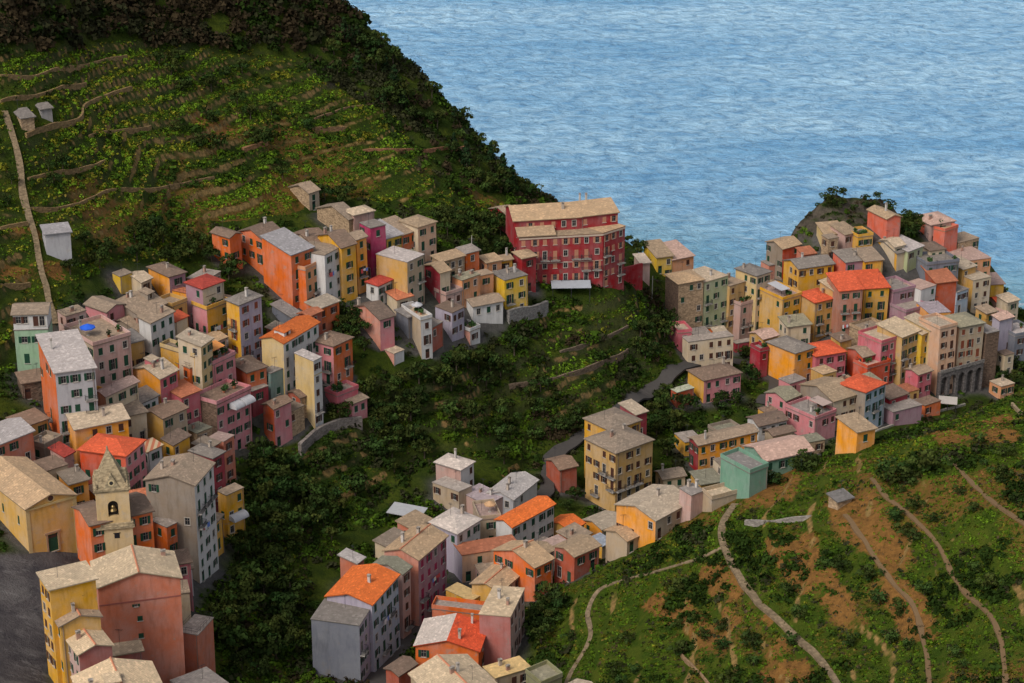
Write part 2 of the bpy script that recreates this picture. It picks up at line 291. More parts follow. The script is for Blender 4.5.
# ------------------------------------------------------------------ footprints and paths, needed before the ground is terraced
HOUSES = r'''
# near | left | right | height | roof | left wall | right wall | roof colour | options | label
26,509|-22,474|75,496|8.5|l|ochre|ochre|tan|church a3 b0 ch0 sg|yellow ochre church with pediment gable and dark green door on the square
50,590|40,581|96,580|18|sb|yellow|yellow|cream|a8 b0 ch0|tall yellow house joined to the left side of the big salmon gable house
97,588|m9|179,577|15|l|salmon|salmon|cream|a0 b0 big ch1 rt|big salmon gable house with pale two-slope roof just below the bell tower
179,632|m6|197,635|9|f|salmon|salmon|pale|a0 b0 ch0|low salmon annex with walled terrace at the right foot of the big gable house
61,627|53,607|101,616|13|l|yellow|ochre|stone|a7 b0 rt ch2|stone-tiled yellow house between the tall yellow house and the dusty pink gable
79,654|60,628|112,645|11|l|pinkpale|dustypink|cream|a7 b0 rt ch1|dusty pink gable house with cream roof near the bottom left corner
114,656|m4|142,651|5|sb|dustypink|dustypink|cream|a0 b0 ch0|small lean-to with cream roof against the foot of the big salmon wall
95,726|76,692|175,714|9|l|beige|beige|cream|a0 b0 rt ch1|house with broad cream roof cut by the bottom edge at lower left
200,704|170,682|236,690|4|f|grey|grey|grey|a0 b0 ch0|flat grey roof at the bottom edge right of the salmon annex
14,331|m6|48,330|9.6|f|mint|mint|grey|mint b9 ch0|mint green house with white loggia standing alone on the left
55,374|39,355|95,370|17|sb|orangered|palegrey|palegrey|a1 b8 bal ch1 sg|tall house with orange-red side wall and grey front of green shutters
93,347|64,323|130,333|12|f|beige|pinkcream|stone|a3 b8 ter sg ch1|pink and cream house with roof terrace holding the blue parasol
66,317|57,305|86,308|8|f|pinkpale|pinkpale|stone|a5 b4 ch1|stone and pink loggia house behind the blue parasol terrace
107,312|85,300|124,301|7|l|pink|pink|stone|a0 b2 ch0|small pink gable house facing the blue parasol terrace
140,316|106,300|166,298|9|r|greybeige|greybeige|stone|a2 b3 ch2|house with the broadest mottled stone roof above the white house
140,333|102,322|158,322|7|r|greybeige|greybeige|stone|a2 b4 ch1|low stone-roofed house between the broad stone roof and the pink and cream house
151,323|139,316|174,309|12|sb|white|white|stone|a3 b7 ch1 sg|white house with green shutters beside the orange block
175,322|166,316|187,314|10|sb|cream|cream|redroof|a2 b8 ch0|narrow cream house under the bright orange block
169,277|148,267|185,272|9|h|orangeyel|mauve|brown|a0 b8 ch1|house with bright orange side and mauve front under a brown hip roof
188,294|166,288|192,290|9|f|orangeyel|orangeyel|terra|a0 b0 ch0|windowless bright orange block projecting over the white house
141,282|124,275|151,276|6|r|cream|cream|palestone|a2 b7 ch0|cream house with pale stone roof left of the bright orange wall
120,277|112,270|128,272|4|f|lemon|lemon|stone|a0 b0 ch0|little lemon yellow terrace house at the top left of the town
203,289|186,281|224,280|15|h|mauve|cream|redroof2|a6 b8 ch0 sg|mauve and cream house with a crimson hip roof
207,311|192,302|229,300|11|f|pink|yellow|stone|a5 b8 bal ter ch0|pink and yellow house with planted terrace below the crimson hip roof
239,305|226,296|261,293|15|h|yellow|lilac|slate|a8 b9 sr bal ch1|yellow and lilac corner house with red-brown shutters and grey roof
200,346|177,339|211,335|16|sb|cream|creamyel|palestone|a6 b9 sg ch1|tall narrow cream house left of the orange awning
194,357|160,346|201,352|12|f|yellow|creamyel|stone|a0 b6 ch1|cream block with yellow-edged flat roof left of the tall narrow house
190,369|175,361|197,365|9|f|orangered|orangered|stone|a1 b6 ch0|small orange-red block wedged under the yellow-edged roof
160,379|131,364|177,365|10|r|orangeyel|rose|palestone|a0 b7 ch2|rose house with an orange-yellow side and pale stone roof
213,366|198,357|235,352|11|f|pink|pink|grey|a3 b8 ter ch0|pink house with dark roof terrace under the orange awning
141,404|137,396|158,392|6|sb|white|white|slate|a0 b8 sg ch0|little white house with green shutters beside the cream gable house
106,396|95,390|138,380|10|r|cream|cream|pinkroof|a0 b7 sg ch0|cream house with smooth pinkish roof below the blue parasol house
247,373|229,359|266,365|8|h|rust|orangered|brown|a2 b7 ch1|rust-red house with dark brown hip roof right of the pink terrace house
270,374|262,368|284,366|7|f|teal|teal|grey|a2 b5 ch0|small teal-grey shed house right of the rust-red house
283,343|261,337|318,321|13|r|creamyel|white|orangetile|a0 b8 sg ch0|long pale yellow house with orange-red roof and white windowed side
313,361|294,349|321,353|16|f|creamyel|white|palegrey|a0 b8 sb bal ch0|tall pale yellow slab house with blank side below the orange-red roof
333,347|311,341|352,338|11|h|pink|orangered|brown|a7 b8 bal sg ch1|pink and orange house under a dark brown roof right of the pale yellow slab
337,397|325,391|358,388|4|f|rose|rose|grey|a5 b7 ch0|low rose pink house at the foot of the pink and orange house
216,406|192,400|250,390|10|f|umber|pink|brown|a0 b7 sg ter ch0|house with dark brown blank side and pink front carrying the white awnings
274,409|263,402|291,399|9|r|rust|pink|brown|a5 b7 ch1|narrow rust and pink house at the gully edge right of the white awnings
289,413|281,408|304,404|6|f|stonew|stonew|stone|a2 b5 ch0|small rough stone house below the blank pale yellow slab
-8,447|-34,436|33,431|7|r|salmon|salmon|palegrey|a2 b3 ch1|salmon house with white-grey roof at the left edge behind the church
64,457|50,449|69,452|7|sb|pinkpale|pinkpale|redroof2|a0 b0 ch0|little whitish house with dark red top right of the church
75,430|m8|128,419|9|r|orangeyel|orangeyel|palestone|a0 b5 ch1|golden yellow house with pale stone roof behind the red-roofed house
126,456|80,451|145,443|14|h|redsal|pink|redroof|a7 b5 ch0 sg|red house with bright red hip roof directly behind the bell tower spire
148,452|139,446|162,444|9|sb|white|white|striped|a3 b7 ch0 sg|white house with terracotta striped roof right of the red hip roof
133,463|126,458|146,452|10|f|mauve|mauve|grey|a4 b6 ch0|mauve house squeezed between the red house and the white striped-roof house
90,526|m8|152,511|11|r|orange|orange|brown|a0 b8 sg ch1|orange house with green shutters behind the bell tower shaft
166,528|150,520|176,522|9|f|orange|orange|grey|a5 b6 ch0|small orange block beside the great beige house's side wall
194,485|145,480|213,464|20|r|greybeige|white|stone|a3 b9 bal ch2 sg|great beige house with the many-balconied front overlooking the gully
213,459|190,449|224,450|13|h|crimson|crimson|slate|a3 b7 bal ch1|crimson house with grey roof behind the great beige house
163,418|144,413|187,409|9|r|ochre|beige|brown|a0 b7 ch1|ochre house with brown roof left of the dark brown blank wall
173,446|162,436|189,430|9|sb|yellow|yellow|brown|a3 b7 ch0|narrow yellow house under a dark roof left of the bougainvillea
226,496|217,489|243,486|10|f|yellow|yellow|stone|a2 b5 ch0|yellow house with a long white awning at the gully edge
45,235|m4|70,232|4.2|sb|palegrey|palegrey|slateblue|a0 b0 ch0|pale blue-white shed with slate roof on the terraced slope
309,193|290,186|319,189|4.5|r|stonew|beige|stone|a3 b6 ch0|lone stone hut on the green slope above the orange houses
230,238|212,230|241,232|8|l|orange|orange|brown|a5 b6 ch0|small orange gable house at the left end of the orange row
264,240|240,228|284,231|9|r|orange|orange|brown|a8 b5 ch1|orange house with three rows of windows and brown roof
291,255|262,240|313,244|13|sb|orange|orange|slateblue|a0 b9 ch0 sg|great orange house with a plain blank side wall
306,271|m5|326,261|10|f|orange|peach|palegrey|a0 b9 bal sg ter ch0|orange and peach block with terrace and tall green shutters
312,244|289,232|329,236|9|r|cream|cream|brown|a0 b8 ch1 sg|cream house with brown roof behind the great orange house
325,256|m8|342,247|13|f|white|white|stone|a0 b9 bal sg ch0|white balconied house between the orange row and the yellow house
342,248|318,228|356,239|13|r|yellow|yellow|brown|a0 b9 bal sg ch2|yellow balconied house with a large brown roof
357,240|346,231|367,234|13|r|orangeyel|orangeyel|stone|a0 b9 bal sg ch0|orange-yellow balconied house left of the magenta house
371,229|360,222|386,225|13|f|magenta|magenta|slate|a4 b7 ch0|magenta house with grey top
354,216|344,209|374,210|6|h|pinkpale|pinkpale|palestone|a2 b7 ch0|pinkish house with pale hip roof standing above the balconied row
349,220|317,206|356,216|5|r|stonew|stonew|stone|a1 b2 ch0|long low stone house behind the yellow balconied house
385,239|m8|402,234|7|sb|lemon|lemon|palegrey|a0 b8 ch0 sg|lemon yellow house with pale roof right of the magenta house
402,235|m8|418,230|7|sb|orangered|orangered|stone|a0 b7 ch0|little red-orange house between the lemon and cream houses
418,228|400,220|436,221|9|h|cream|creampink|tan|a1 b9 sg ch0|cream house with tan hip roof at the right end of the upper row
407,262|376,254|424,254|12|f|tanochre|beige|palegrey|a0 b9 bal sg ch0 nop|big ochre house with flat pale grey roof and blank side
378,286|366,281|392,278|5|h|white|white|redroof2|a2 b5 ch0|low white house with maroon roof at the foot of the big ochre house
440,273|424,264|450,269|8|r|maroon|cream|tan|a3 b7 ch0|cream and maroon house with tan roof right of the big ochre house
462,281|452,275|480,273|7|f|peach|peach|greenroof|a4 b7 ch3|peach house with several chimneys on a dark flat roof
473,307|462,298|503,300|4|r|white|white|stone|a3 b9 sg ch0|white cottage with green doors and stone roof left of the yellow villa
452,313|435,303|464,303|7|f|lilac|lilac|brown|a4 b7 ch1|lilac-grey house left of the white cottage with green doors
380,320|351,307|394,316|7.5|r|salmonpale|pink|brown|a0 b7 sg ch1|salmon house with blank side and dark roof on the gully slope
421,321|402,304|432,316|9|f|beige|white|palestone|a1 b8 ter ch1|beige house with stepped white roof terrace
432,328|424,322|443,318|6|f|brick|brick|grey|a3 b6 ch0|small brick-red house below the beige stepped house
470,332|455,325|480,327|3.5|f|salmonpale|white|stone|a0 b6 ch0|tiny salmon and white hut nearest the gully vineyards
394,354|378,345|404,348|2.8|f|salmonpale|white|palestone|a0 b6 ch0|low terrace hut at the foot of the salmon blank-sided house
505,281|491,270|528,274|7|f|lemon|lemon|slate|a0 b9 bal ch3|yellow villa with balcony and chimneys left of the red palazzo
522,259|513,249|536,254|8|h|red|red|tan|a0 b7 sb ch0|small red tower house at the near corner of the red palazzo
508,216|490,209|518,214|5|r|red|red|stone|a2 b4 ch0|low red annex behind the left end of the red palazzo
657,258|m9|673,256|4|sb|lemon|lemon|tan|a0 b8 ch0|low yellow clifftop house with brown roof beside the stone tower house
673,260|m9|694,256|6|sb|peach|peach|pinkroof|a0 b3 ch0|peach clifftop house with pale roof behind the stone tower house
641,264|m5|650,263|4|sb|pinkpale|pinkpale|pale|a0 b5 ch0|tiny pink house on the cliff right of the red palazzo
679,284|666,273|704,279|13|h|umber|stonew|tan|a0 b4 ch0|tall bare stone house at the left end of the right-hand town
689,342|683,338|734,337|6|f|cream|cream|grey|a2 b8 sb ch0|low cream row with arched doors at the foot of the stone tower house
705,283|m9|729,276|16|f|palegreen|palegreen|palestone|a0 b8 bal ch1|tall pale green house right of the stone tower house
729,287|m8|744,282|15|f|straw|straw|stone|a0 b8 bal ch1|straw yellow house right of the tall pale green house
757,277|736,268|771,271|17|h|creamyel|cream|slate|a2 b8 bal ch1|tall cream house with a dark slate hip roof in the front row
740,306|m4|757,301|10|f|pinkpale|pinkpale|grey|a0 b9 bal ch0|pinkish-white balconied house in front of the slate-roofed tall house
758,296|m7|777,291|11|f|creamyel|creamyel|grey|a0 b8 bal ch0|cream house with green balcony right of the pinkish-white one
782,300|758,289|801,294|12|f|ochre|yellow|pinkroof|a3 b7 bal ter ch0|golden yellow house with cluttered roof terrace left of the tan red-roofed house
783,249|767,240|801,243|9|r|greybeige|redsal|tan|a6 b4 ch0|pinkish-red house with tan roof on the sea cliff edge
799,269|784,262|834,265|12|r|yellow|yellow|slate|a7 b7 ch1|long yellow house with grey roof below the cliff headland
825,235|817,226|845,233|6|sb|creamyel|yellow|tan|a0 b8 ch0|yellow house with tan roof directly under the dark headland
845,235|m6|858,232|6|sb|pinkpale|pinkpale|tan|a0 b7 ch0|small pale pink house right of the yellow house under the headland
858,238|m6|873,236|5|f|yellow|yellow|grey|a0 b4 ch0|small yellow house with flat roof left of the salmon headland house
897,254|871,239|905,250|5|r|yellow|cream|slate|a0 b5 ch1|low yellow house with steep dark roof below the salmon headland house
887,219|868,210|901,217|7|l|salmonred|salmonred|tan|a0 b0 ch1|blank salmon-red house highest on the headland
945,232|920,227|958,230|7|f|salmonred|salmonred|tan|a4 b2 ch1|long salmon house with flat tan roof near the headland end
931,225|m8|955,221|5|h|pinkpale|pinkpale|pinkroof|a0 b4 ch1|pink-roofed house farthest out behind the long salmon house
958,243|m6|979,238|5|f|stonew|stonew|stone|a0 b1 ch0|rough stone house at the seaward end of the headland
895,247|881,238|905,243|6|r|cream|cream|palestone|a0 b5 ch0|cream house with pale roof between the yellow dark-roofed and long salmon houses
908,252|m7|923,246|6|sb|palegreen|palegreen|palegrey|a0 b8 ch0|pale green house with light roof below the long salmon house
930,251|m6|945,249|5|h|cream|cream|brown|a0 b8 ch0|small cream house with brown roof under the long salmon house
927,266|m8|959,262|7|f|slatew|slatew|slate|a0 b7 ter ch0|dark grey terrace house above the rust-red house
962,262|m10|991,258|7|f|peach|peach|pinkroof|a0 b6 ch1|wide peach house with pinkish flat roof above the sea
963,270|m6|976,266|8|sb|tanochre|tanochre|palestone|a0 b7 ch0|narrow ochre house below the wide peach house
973,281|m7|991,277|9|f|tanochre|cream|palestone|a0 b8 bal sb ch0|tan house with balcony beside the small lemon yellow house
991,285|m6|1004,284|5|sb|lemon|lemon|pinkroof|a0 b0 ch0|small lemon yellow house at the water's edge
999,305|m6|1016,302|4|r|pinkpale|pinkpale|redroof|a0 b4 ch0|small pinkish house with red roof at the right edge by the sea
1000,321|993,316|1014,316|12|sb|lilac|lilac|pinkroof|a2 b3 ch0|lilac-grey blank house near the right edge
1015,337|m8|1036,333|9|f|slatew|slatew|palegrey|a0 b9 ch0|blue-grey house with pale roof cut by the right edge
840,291|m9|863,289|15|sb|pinkbrown|pinkbrown|redroof|a0 b9 bal ch0|tall pink-brown house with red roof in the middle of the right-hand town
864,289|m9|889,287|10|sb|yellow|yellow|redroof|a0 b8 ch0|yellow house with red roof beside the tall pink-brown house
846,263|833,256|865,261|9|sb|salmonred|mauve|slate|a0 b8 ch1|salmon and mauve house with grey roof above the red roofs
865,262|m7|883,260|8|sb|yellow|yellow|stone|a0 b6 ch0|yellow house with stone roof above the yellow red-roofed house
815,303|799,290|834,296|11|h|tanochre|tanochre|redroof|a0 b9 bal sg ch1|tan corner house with a small red hip roof and green shutters
834,291|820,283|839,288|12|sb|tanochre|tanochre|cream|a0 b5 ch0|narrow tan house between the long yellow house and the tall pink-brown house
795,353|767,344|814,349|9.5|h|orangeyel|orangeyel|slate|a0 b6 sg ch0|bright orange cube house with grey hip roof at the street bend
816,357|m8|846,352|8|h|rose|rose|redroof|a0 b6 ter ch0|rose pink house with orange-red roof right of the bright orange cube
760,352|m4|768,350|7|f|crimson|crimson|grey|a0 b3 ch0|narrow crimson house behind the left side of the bright orange cube
863,357|848,346|883,350|8|r|redsal|crimson|stone|a3 b7 ch0|red house with beige stone roof below the tall pink-brown house
867,369|m5|890,362|7|f|redsal|redsal|pinkroof|a0 b6 ter ch0|low red terrace house below the red beige-roofed house
866,393|839,384|886,384|10|h|greybeige|paleblue|redroof|a0 b9 bal sg ch0|pale blue house with red roof above the golden ridge cottage
834,401|801,384|858,394|8|r|greybeige|cream|tan|a0 b8 sb ch0|large tan-roofed house with blank grey-beige side
857,433|837,424|875,430|4|sb|orangeyel|orangeyel|tan|a0 b5 ch0|golden cottage with beige lean-to roof just behind the near ridge
786,401|766,391|800,393|5|r|pink|pink|greenroof|a6 b5 ch0|pink house with greenish-grey roof below the bright orange cube
815,420|786,407|836,412|6|f|pink|pink|grey|a7 b5 ter ch1|pink house with flat grey top beside the large tan-roofed house
759,426|748,414|787,418|4|r|white|white|brown|a1 b9 sg ch0|low white house with teal doors and brown roof
699,445|690,434|758,430|7|r|red|orangeyel|stone|a5 b8 ch1 sg|long red and orange house with dark stone roof above the green terrace house
750,474|721,455|768,464|5|f|greenw|greenw|grey|a0 b0 ter ch0|mint green house with flat planted roof terrace
765,461|744,446|812,450|4.5|r|greenw|greenw|pinkroof|a0 b4 ch0|teal green house with broad pinkish roof
712,500|703,488|742,490|2.5|f|beige|beige|palestone|a0 b0 ch0|low beige flat-roofed store below the mint green house
677,393|671,388|694,387|4|f|rust|rust|palegreenroof|a2 b5 ch0|tiny house with white-green flat roof left of the pink and yellow villa
704,381|688,371|741,373|6|h|yellow|pink|brown|a2 b9 ch1|pink and yellow villa with brown hip roof by the street bend
893,293|m8|915,288|8|f|mauve|mauve|grey|a0 b7 bal ch2|mauve-pink house with flat grey roof right of the yellow red-roofed house
921,290|m6|936,285|9|f|white|white|pinkroof|a0 b6 ch0|white-lilac house left of the rust-red house
937,283|m9|957,281|9|sb|rust|rust|terra|a0 b1 ch0|rust-red blank house with terracotta roof
957,293|m6|969,289|8|f|paleblue|paleblue|grey|a0 b7 ch0|pale blue-white house right of the rust-red house
929,314|m8|950,312|12|f|orangeyel|orangeyel|lilacroof|a0 b6 ch0|orange-yellow house with a lilac-grey flat roof
941,330|m8|958,326|18|f|creampink|creampink|palestone|a0 b9 sb ch0|tall peach waterfront house with orange shutters
959,328|m8|984,323|17|h|creampink|beige|greenroof|a0 b9 sr ch0|wide beige waterfront house standing on the stone arcade
903,338|m8|921,331|14|sb|straw|straw|cream|a0 b9 bal sg ch0|tall straw-coloured house with green shutters in the waterfront row
922,335|m7|931,331|14|sb|lemon|lemon|cream|a0 b9 bal ch0|narrow lemon yellow house in the waterfront row
931,331|m8|941,327|15|sb|creamyel|creamyel|cream|a0 b9 bal st ch0|narrow cream and teal-shuttered house in the waterfront row
881,344|m8|903,337|12|f|rose|rose|palestone|a0 b9 bal ter ch0|rose-red house with flat planted terrace left of the waterfront row
871,336|m8|893,330|9|f|stonew|stonew|stone|a0 b6 ch1|stone-brown house above the rose-red terrace house
925,406|m4|941,401|3|f|orange|orange|brown|a0 b4 ch0|small rust-orange kiosk by the near ridge
893,413|m7|922,405|3.5|f|mauve|mauve|grey|a0 b4 ch0|low grey-topped house right of the pale blue house
616,453|586,440|653,441|14.5|h|straw|straw|stone|a6 b8 sb bal ch2|tall straw yellow house with stone hip roof alone above the street
611,431|585,419|641,421|15|h|yellow|yellow|stone|a5 b5 ch0|rear yellow wing behind the tall straw yellow house
636,415|620,408|647,412|10|sb|maroon|maroon|palestone|a0 b5 ch0|maroon house with pale roof behind the rear yellow wing
560,470|m6|577,466|5.5|r|brick|brick|brown|a0 b2 ch0|brick-red hut left of the tall straw yellow house
656,520|617,503|692,500|4.5|r|orangeyel|beige|palestone|a2 b4 ch1|orange gable house with wide pale roof at the foot of the tall straw yellow house
691,496|683,488|704,488|5|f|pinkpale|pinkpale|grey|a0 b3 ch2|small pinkish house right of the wide pale roof
602,529|584,520|623,521|3.5|r|orangeyel|beige|palestone|a3 b5 ch0|low golden house with pale roof below the tall straw yellow house
627,541|606,529|647,530|3|r|beige|beige|tan|a0 b3 ch0|low beige-roofed store on the near ridge foot
602,547|588,536|614,539|3.5|f|yellow|beige|skyroof|a0 b5 ch0|small yellow house with pale blue roof right of the orange-roofed cottage
571,531|548,524|584,524|5|r|ochre|slatew|orangetile|a1 b7 ch0|small ochre cottage with bright orange roof
512,527|496,516|554,500|8|r|white|white|orangetile|a5 b9 sg ch0|white house with a big bright orange roof
513,500|487,493|537,479|7|r|palegrey|white|whiteroof|a2 b3 ch2|white-roofed house behind the big bright orange roof
487,505|462,489|505,493|6|f|pinkpale|pinkpale|lilacroof|a5 b5 ch2|pinkish terrace house left of the white-roofed house
461,470|436,462|474,462|8|h|pinkpale|white|whiteroof|a2 b7 ch1|white turret house with pale hip roof above the central cluster
457,534|430,518|480,514|9|h|lilac|white|whiteroof|a2 b8 ch1|house with large pale grey hip roof in the middle of the central cluster
480,520|m7|501,518|8|f|beige|beige|pinkroof|a0 b7 ter ch0|beige house with brown terrace left of the big bright orange roof
462,556|m5|520,546|6|f|lilac|creampink|terra|a0 b6 ch0|curved-looking lilac house with brown terrace above the pink street house
418,560|384,550|446,534|14|r|salmonpale|mauve|tan|a0 b9 sm bal rt ch2|big pink street house with magenta shutters and tan two-slope roof
359,625|311,619|372,606|12|f|slatew|lilac|slate|a0 b9 bal sg ch0|blue-grey blank-sided house at the lower end of the street row
373,604|328,595|399,575|14|r|lilac|paleblue|orangetile|a0 b9 bal sg ch1|street-row house with the orange two-slope roof
402,573|374,560|410,561|14|r|pinkpale|pinkpale|greenroof|a0 b9 bal sb ch0|pinkish house with greenish-grey roof between orange roof and big pink house
357,564|340,557|364,556|8|sb|salmon|salmon|whiteroof|a0 b0 ch0|small salmon hut with white roof behind the orange street roof
535,568|494,551|553,560|7|r|orange|orange|tan|a7 b7 rt ch1|orange gable house with tan roof at the right side of the central cluster
500,591|472,583|521,573|6|r|ochre|beige|tan|a2 b8 rt ch1|ochre house with tan roof below the orange gable house
471,602|446,587|479,594|5|f|yellow|yellow|ochreroof|a0 b4 ch0|low yellow flat-roofed house left of the ochre tan-roofed house
481,615|432,608|485,601|5|f|orangered|orangered|grey|a0 b0 ch0|low orange-edged block with flat grey roof in the street cluster
511,617|480,616|525,596|10|f|dustypink|pinkpale|cream|a0 b6 ch2|tall dusty pink house with pale flat roof at the edge of the near hill
478,650|415,646|487,629|7|r|orange|orangered|halfred|a2 b5 ch2|orange house with half white half bright red roof near the bottom edge
448,712|411,664|505,688|8|l|beige|beige|cream|a0 b4 rt ch2|house with broad cream two-slope roof cut by the bottom edge at centre
495,679|483,666|531,667|5|f|beige|beige|ochreroof|a0 b4 ch2|beige house with pale yellow flat roof near the bottom edge
541,686|526,666|562,672|4|f|olivew|olivew|greenroof|a0 b3 ch0|olive-topped hut at the foot of the near hill on the bottom edge
580,712|553,683|604,690|4|r|beige|beige|palestone|a0 b0 ch0|house with pale stone roof cut by the bottom edge under the near hill
399,675|386,664|416,660|5|r|brick|brick|brown|a2 b4 ch0|small brown-roofed house on the street at the bottom edge
736,344|m2|773,338|2.5|f|crimson|crimson|grey|a0 b0 ch0 clean nop|low crimson block under the tall cream and tan houses
906,313|m6|929,307|8|f|mauve|mauve|grey|a0 b7 ch0|mauve house below the white-lilac house
986,334|m6|999,331|15|f|umber|umber|grey|a0 b2 ch0 nop|dark narrow stone tower right of the stone arcade
769,266|m4|785,263|6|f|salmonpale|salmonpale|grey|a0 b6 ch0|salmon terrace block at the foot of the sea cliff house
22,384|m4|45,380|3|sb|umber|umber|brown|a0 b2 ch0|dark shed below the mint green house
122,418|m5|146,412|7|sb|cream|cream|stone|a0 b7 ch0|cream block below the pinkish-roofed cream house
352,404|m4|367,398|4|sb|pink|pink|stone|a0 b6 ch0|small pink shed right of the low rose pink house
459,492|433,484|472,488|6|f|beige|beige|pale|a5 b4 ch0|beige lower block in front of the white turret house
561,556|541,549|578,551|3.5|sb|beige|beige|pinkroof|a0 b3 ch0|low house with smooth pale pink roof right of the orange gable house
540,545|524,539|551,541|3|f|slatew|slatew|grey|a0 b2 ch0|low dark flat-roofed block below the white house with the orange roof
890,400|m5|908,394|5|sb|crimson|crimson|brown|a0 b6 ch0|small crimson house between the pale blue house and the waterfront row
790,384|m4|806,379|4|f|pink|pink|grey|a0 b5 ch0|small pink block at the foot of the bright orange cube
300,398|288,391|314,392|5|r|brick|stonew|brown|a4 b5 ch0|brick-brown shed behind the blank pale yellow slab
252,392|m5|268,386|6|f|maroon|maroon|grey|a0 b6 ch0|maroon house below the rust-red hip-roofed house
182,398|m5|200,391|8|sb|rose|rose|terra|a0 b7 ch0|rose house below the small orange-red block
70,420|m5|92,414|8|f|greybeige|greybeige|grey|a0 b5 ch0|grey-beige block between the grey-fronted tall house and the golden yellow house
132,505|m4|160,500|8|sb|maroon|maroon|terra|a0 b7 ch0|maroon house with terracotta lean-to right of the bell tower
408,318|m4|420,314|5|sb|slatew|slatew|grey|a0 b4 ch0|grey shed behind the beige house with the stepped white terrace
446,296|m4|462,291|4|f|pinkpale|pinkpale|grey|a0 b6 ch0|low pale pink house below the peach house with several chimneys
397,300|m4|412,296|4|sb|cream|cream|terra|a0 b5 ch0|small cream house below the big ochre house
292,318|272,304|301,309|4.5|sb|slatew|slatew|grey|a0 b4 ch0|low shed with grey lean-to roof below the great orange house

21,119|13,114|34,117|2.4|sb|stonew|stonew|slate|a0 b0 ch0|grey-roofed tool hut beside the stepped path high on the left slope
41,110|36,107|48,109|1.7|sb|grey|grey|slate|a0 b0 ch0|tiny pale hut right of the grey-roofed tool hut
838,502|m2.6|852,498|1.6|sb|stonew|stonew|slate|a0 b0 ch0|low grey stone ruin alone on the near hillside
'''
PROPS_FLAT = []
def parse_houses():
    out = []
    for ln in HOUSES.strip().splitlines():
        if ln.startswith('#') or not ln.strip(): continue
        f = [s.strip() for s in ln.split('|')]
        n = tuple(float(v) for v in f[0].split(',')); h = float(f[3])
        p0 = hit(n[0], n[1], h); ze = p0[2]
        def side(s):
            if s[0] == 'm': return None, float(s[1:])
            a = tuple(float(v) for v in s.split(',')); return on_z(a[0], a[1], ze), None
        L, Lm = side(f[1]); R, Rm = side(f[2])
        if L is not None: l = L[:2] - p0[:2]
        r = R[:2] - p0[:2]
        if L is None:
            u = np.array([-r[1], r[0]]) / np.hypot(*r)
            if u[1] < 0: u = -u
            l = u * Lm
        # pull slightly skewed pairs towards square, weighting the longer wall
        ll, rl = np.hypot(*l), np.hypot(*r)
        al, ar = math.atan2(l[1], l[0]), math.atan2(r[1], r[0])
        if L is not None:
            err = (al - ar) - math.pi/2
            wl_, wr_ = ll/(ll+rl), rl/(ll+rl)
            keep = 0.25
            al2 = al - err*(1-keep)*wr_; ar2 = ar + err*(1-keep)*wl_
            # keep the image columns of the two far corners
            def relen(ang, px, py):
                d = ray(px, py); k = d[0]/d[1]
                c, s_ = math.cos(ang), math.sin(ang); den = c - k*s_
                if abs(den) < 0.12: return None
                return (k*p0[1] - p0[0]) / den
            lpx = float(f[1].split(',')[0]); rpx = float(f[2].split(',')[0])
            l2 = relen(al2, lpx, float(f[1].split(',')[1])); r2 = relen(ar2, rpx, float(f[2].split(',')[1]))
            if l2 and 2.5 < l2 < 30: ll = l2
            if r2 and 2.5 < r2 < 30: rl = r2
            ll = max(2.5, min(ll, 26)); rl = max(2.5, min(rl, 26))
            l = np.array([math.cos(al2), math.sin(al2)])*ll; r = np.array([math.cos(ar2), math.sin(ar2)])*rl
        out.append(dict(p0=p0[:2], l=l, r=r, ze=ze, h=h, roof=f[4], A=f[5], B=f[6], rm=f[7], opt=f[8].split(), label=f[9], near=n))
    return out
HL = parse_houses()
def pts_z0(lst): return [hit(*p)[:2] for p in lst]
# lines on the ground: stone paths, roads
PATHS = {
 'near_path': (0.55, [(735,505),(724,522),(722,540),(735,570),(760,605),(795,638),(820,660),(842,690),(850,715)]),
 'upper_path': (0.38, [(872,478),(885,496),(915,520),(940,548),(955,580),(985,610),(1000,640),(1006,683),(1008,710)]),
 'middle_path': (0.4, [(845,515),(870,550),(890,580),(915,610),(925,650),(930,690)]),
 'right_path': (0.4, [(945,455),(965,475),(990,500),(1030,530)]),
 'loop_path': (0.4, [(722,548),(700,558),(655,572),(625,580),(600,590),(588,612),(590,640),(570,675),(560,700)]),
 'slope_path': (0.7, [(5,112),(14,140),(22,175),(24,200),(32,225),(40,262),(48,300),(56,325)]),
 'gully_road': (1.7, [(520,520),(545,492),(552,462),(580,440),(610,420),(640,400),(668,378),(690,366),(725,362),(765,372),(775,386),(762,405)]),
 'village_street': (2.6, [(372,700),(392,655),(420,615),(452,585)]),
}
PW = {k: (w, np.array(pts_z0(p))) for k, (w, p) in PATHS.items()}
def resample(pl, step=1.0):
    # smooth polyline (Catmull-Rom)
    q = np.vstack([2*pl[0]-pl[1], pl, 2*pl[-1]-pl[-2]]); out = []
    for i in range(1, len(q)-2):
        n = max(2, int(np.hypot(*(q[i+1]-q[i]))/step))
        for k in range(n):
            t = k/n
            out.append(0.5*((2*q[i]) + (-q[i-1]+q[i+1])*t + (2*q[i-1]-5*q[i]+4*q[i+1]-q[i+2])*t*t + (-q[i-1]+3*q[i]-3*q[i+1]+q[i+2])*t**3))
    out.append(q[-2]); return np.array(out)
PW = {k: (w, resample(p)) for k, (w, p) in PW.items()}

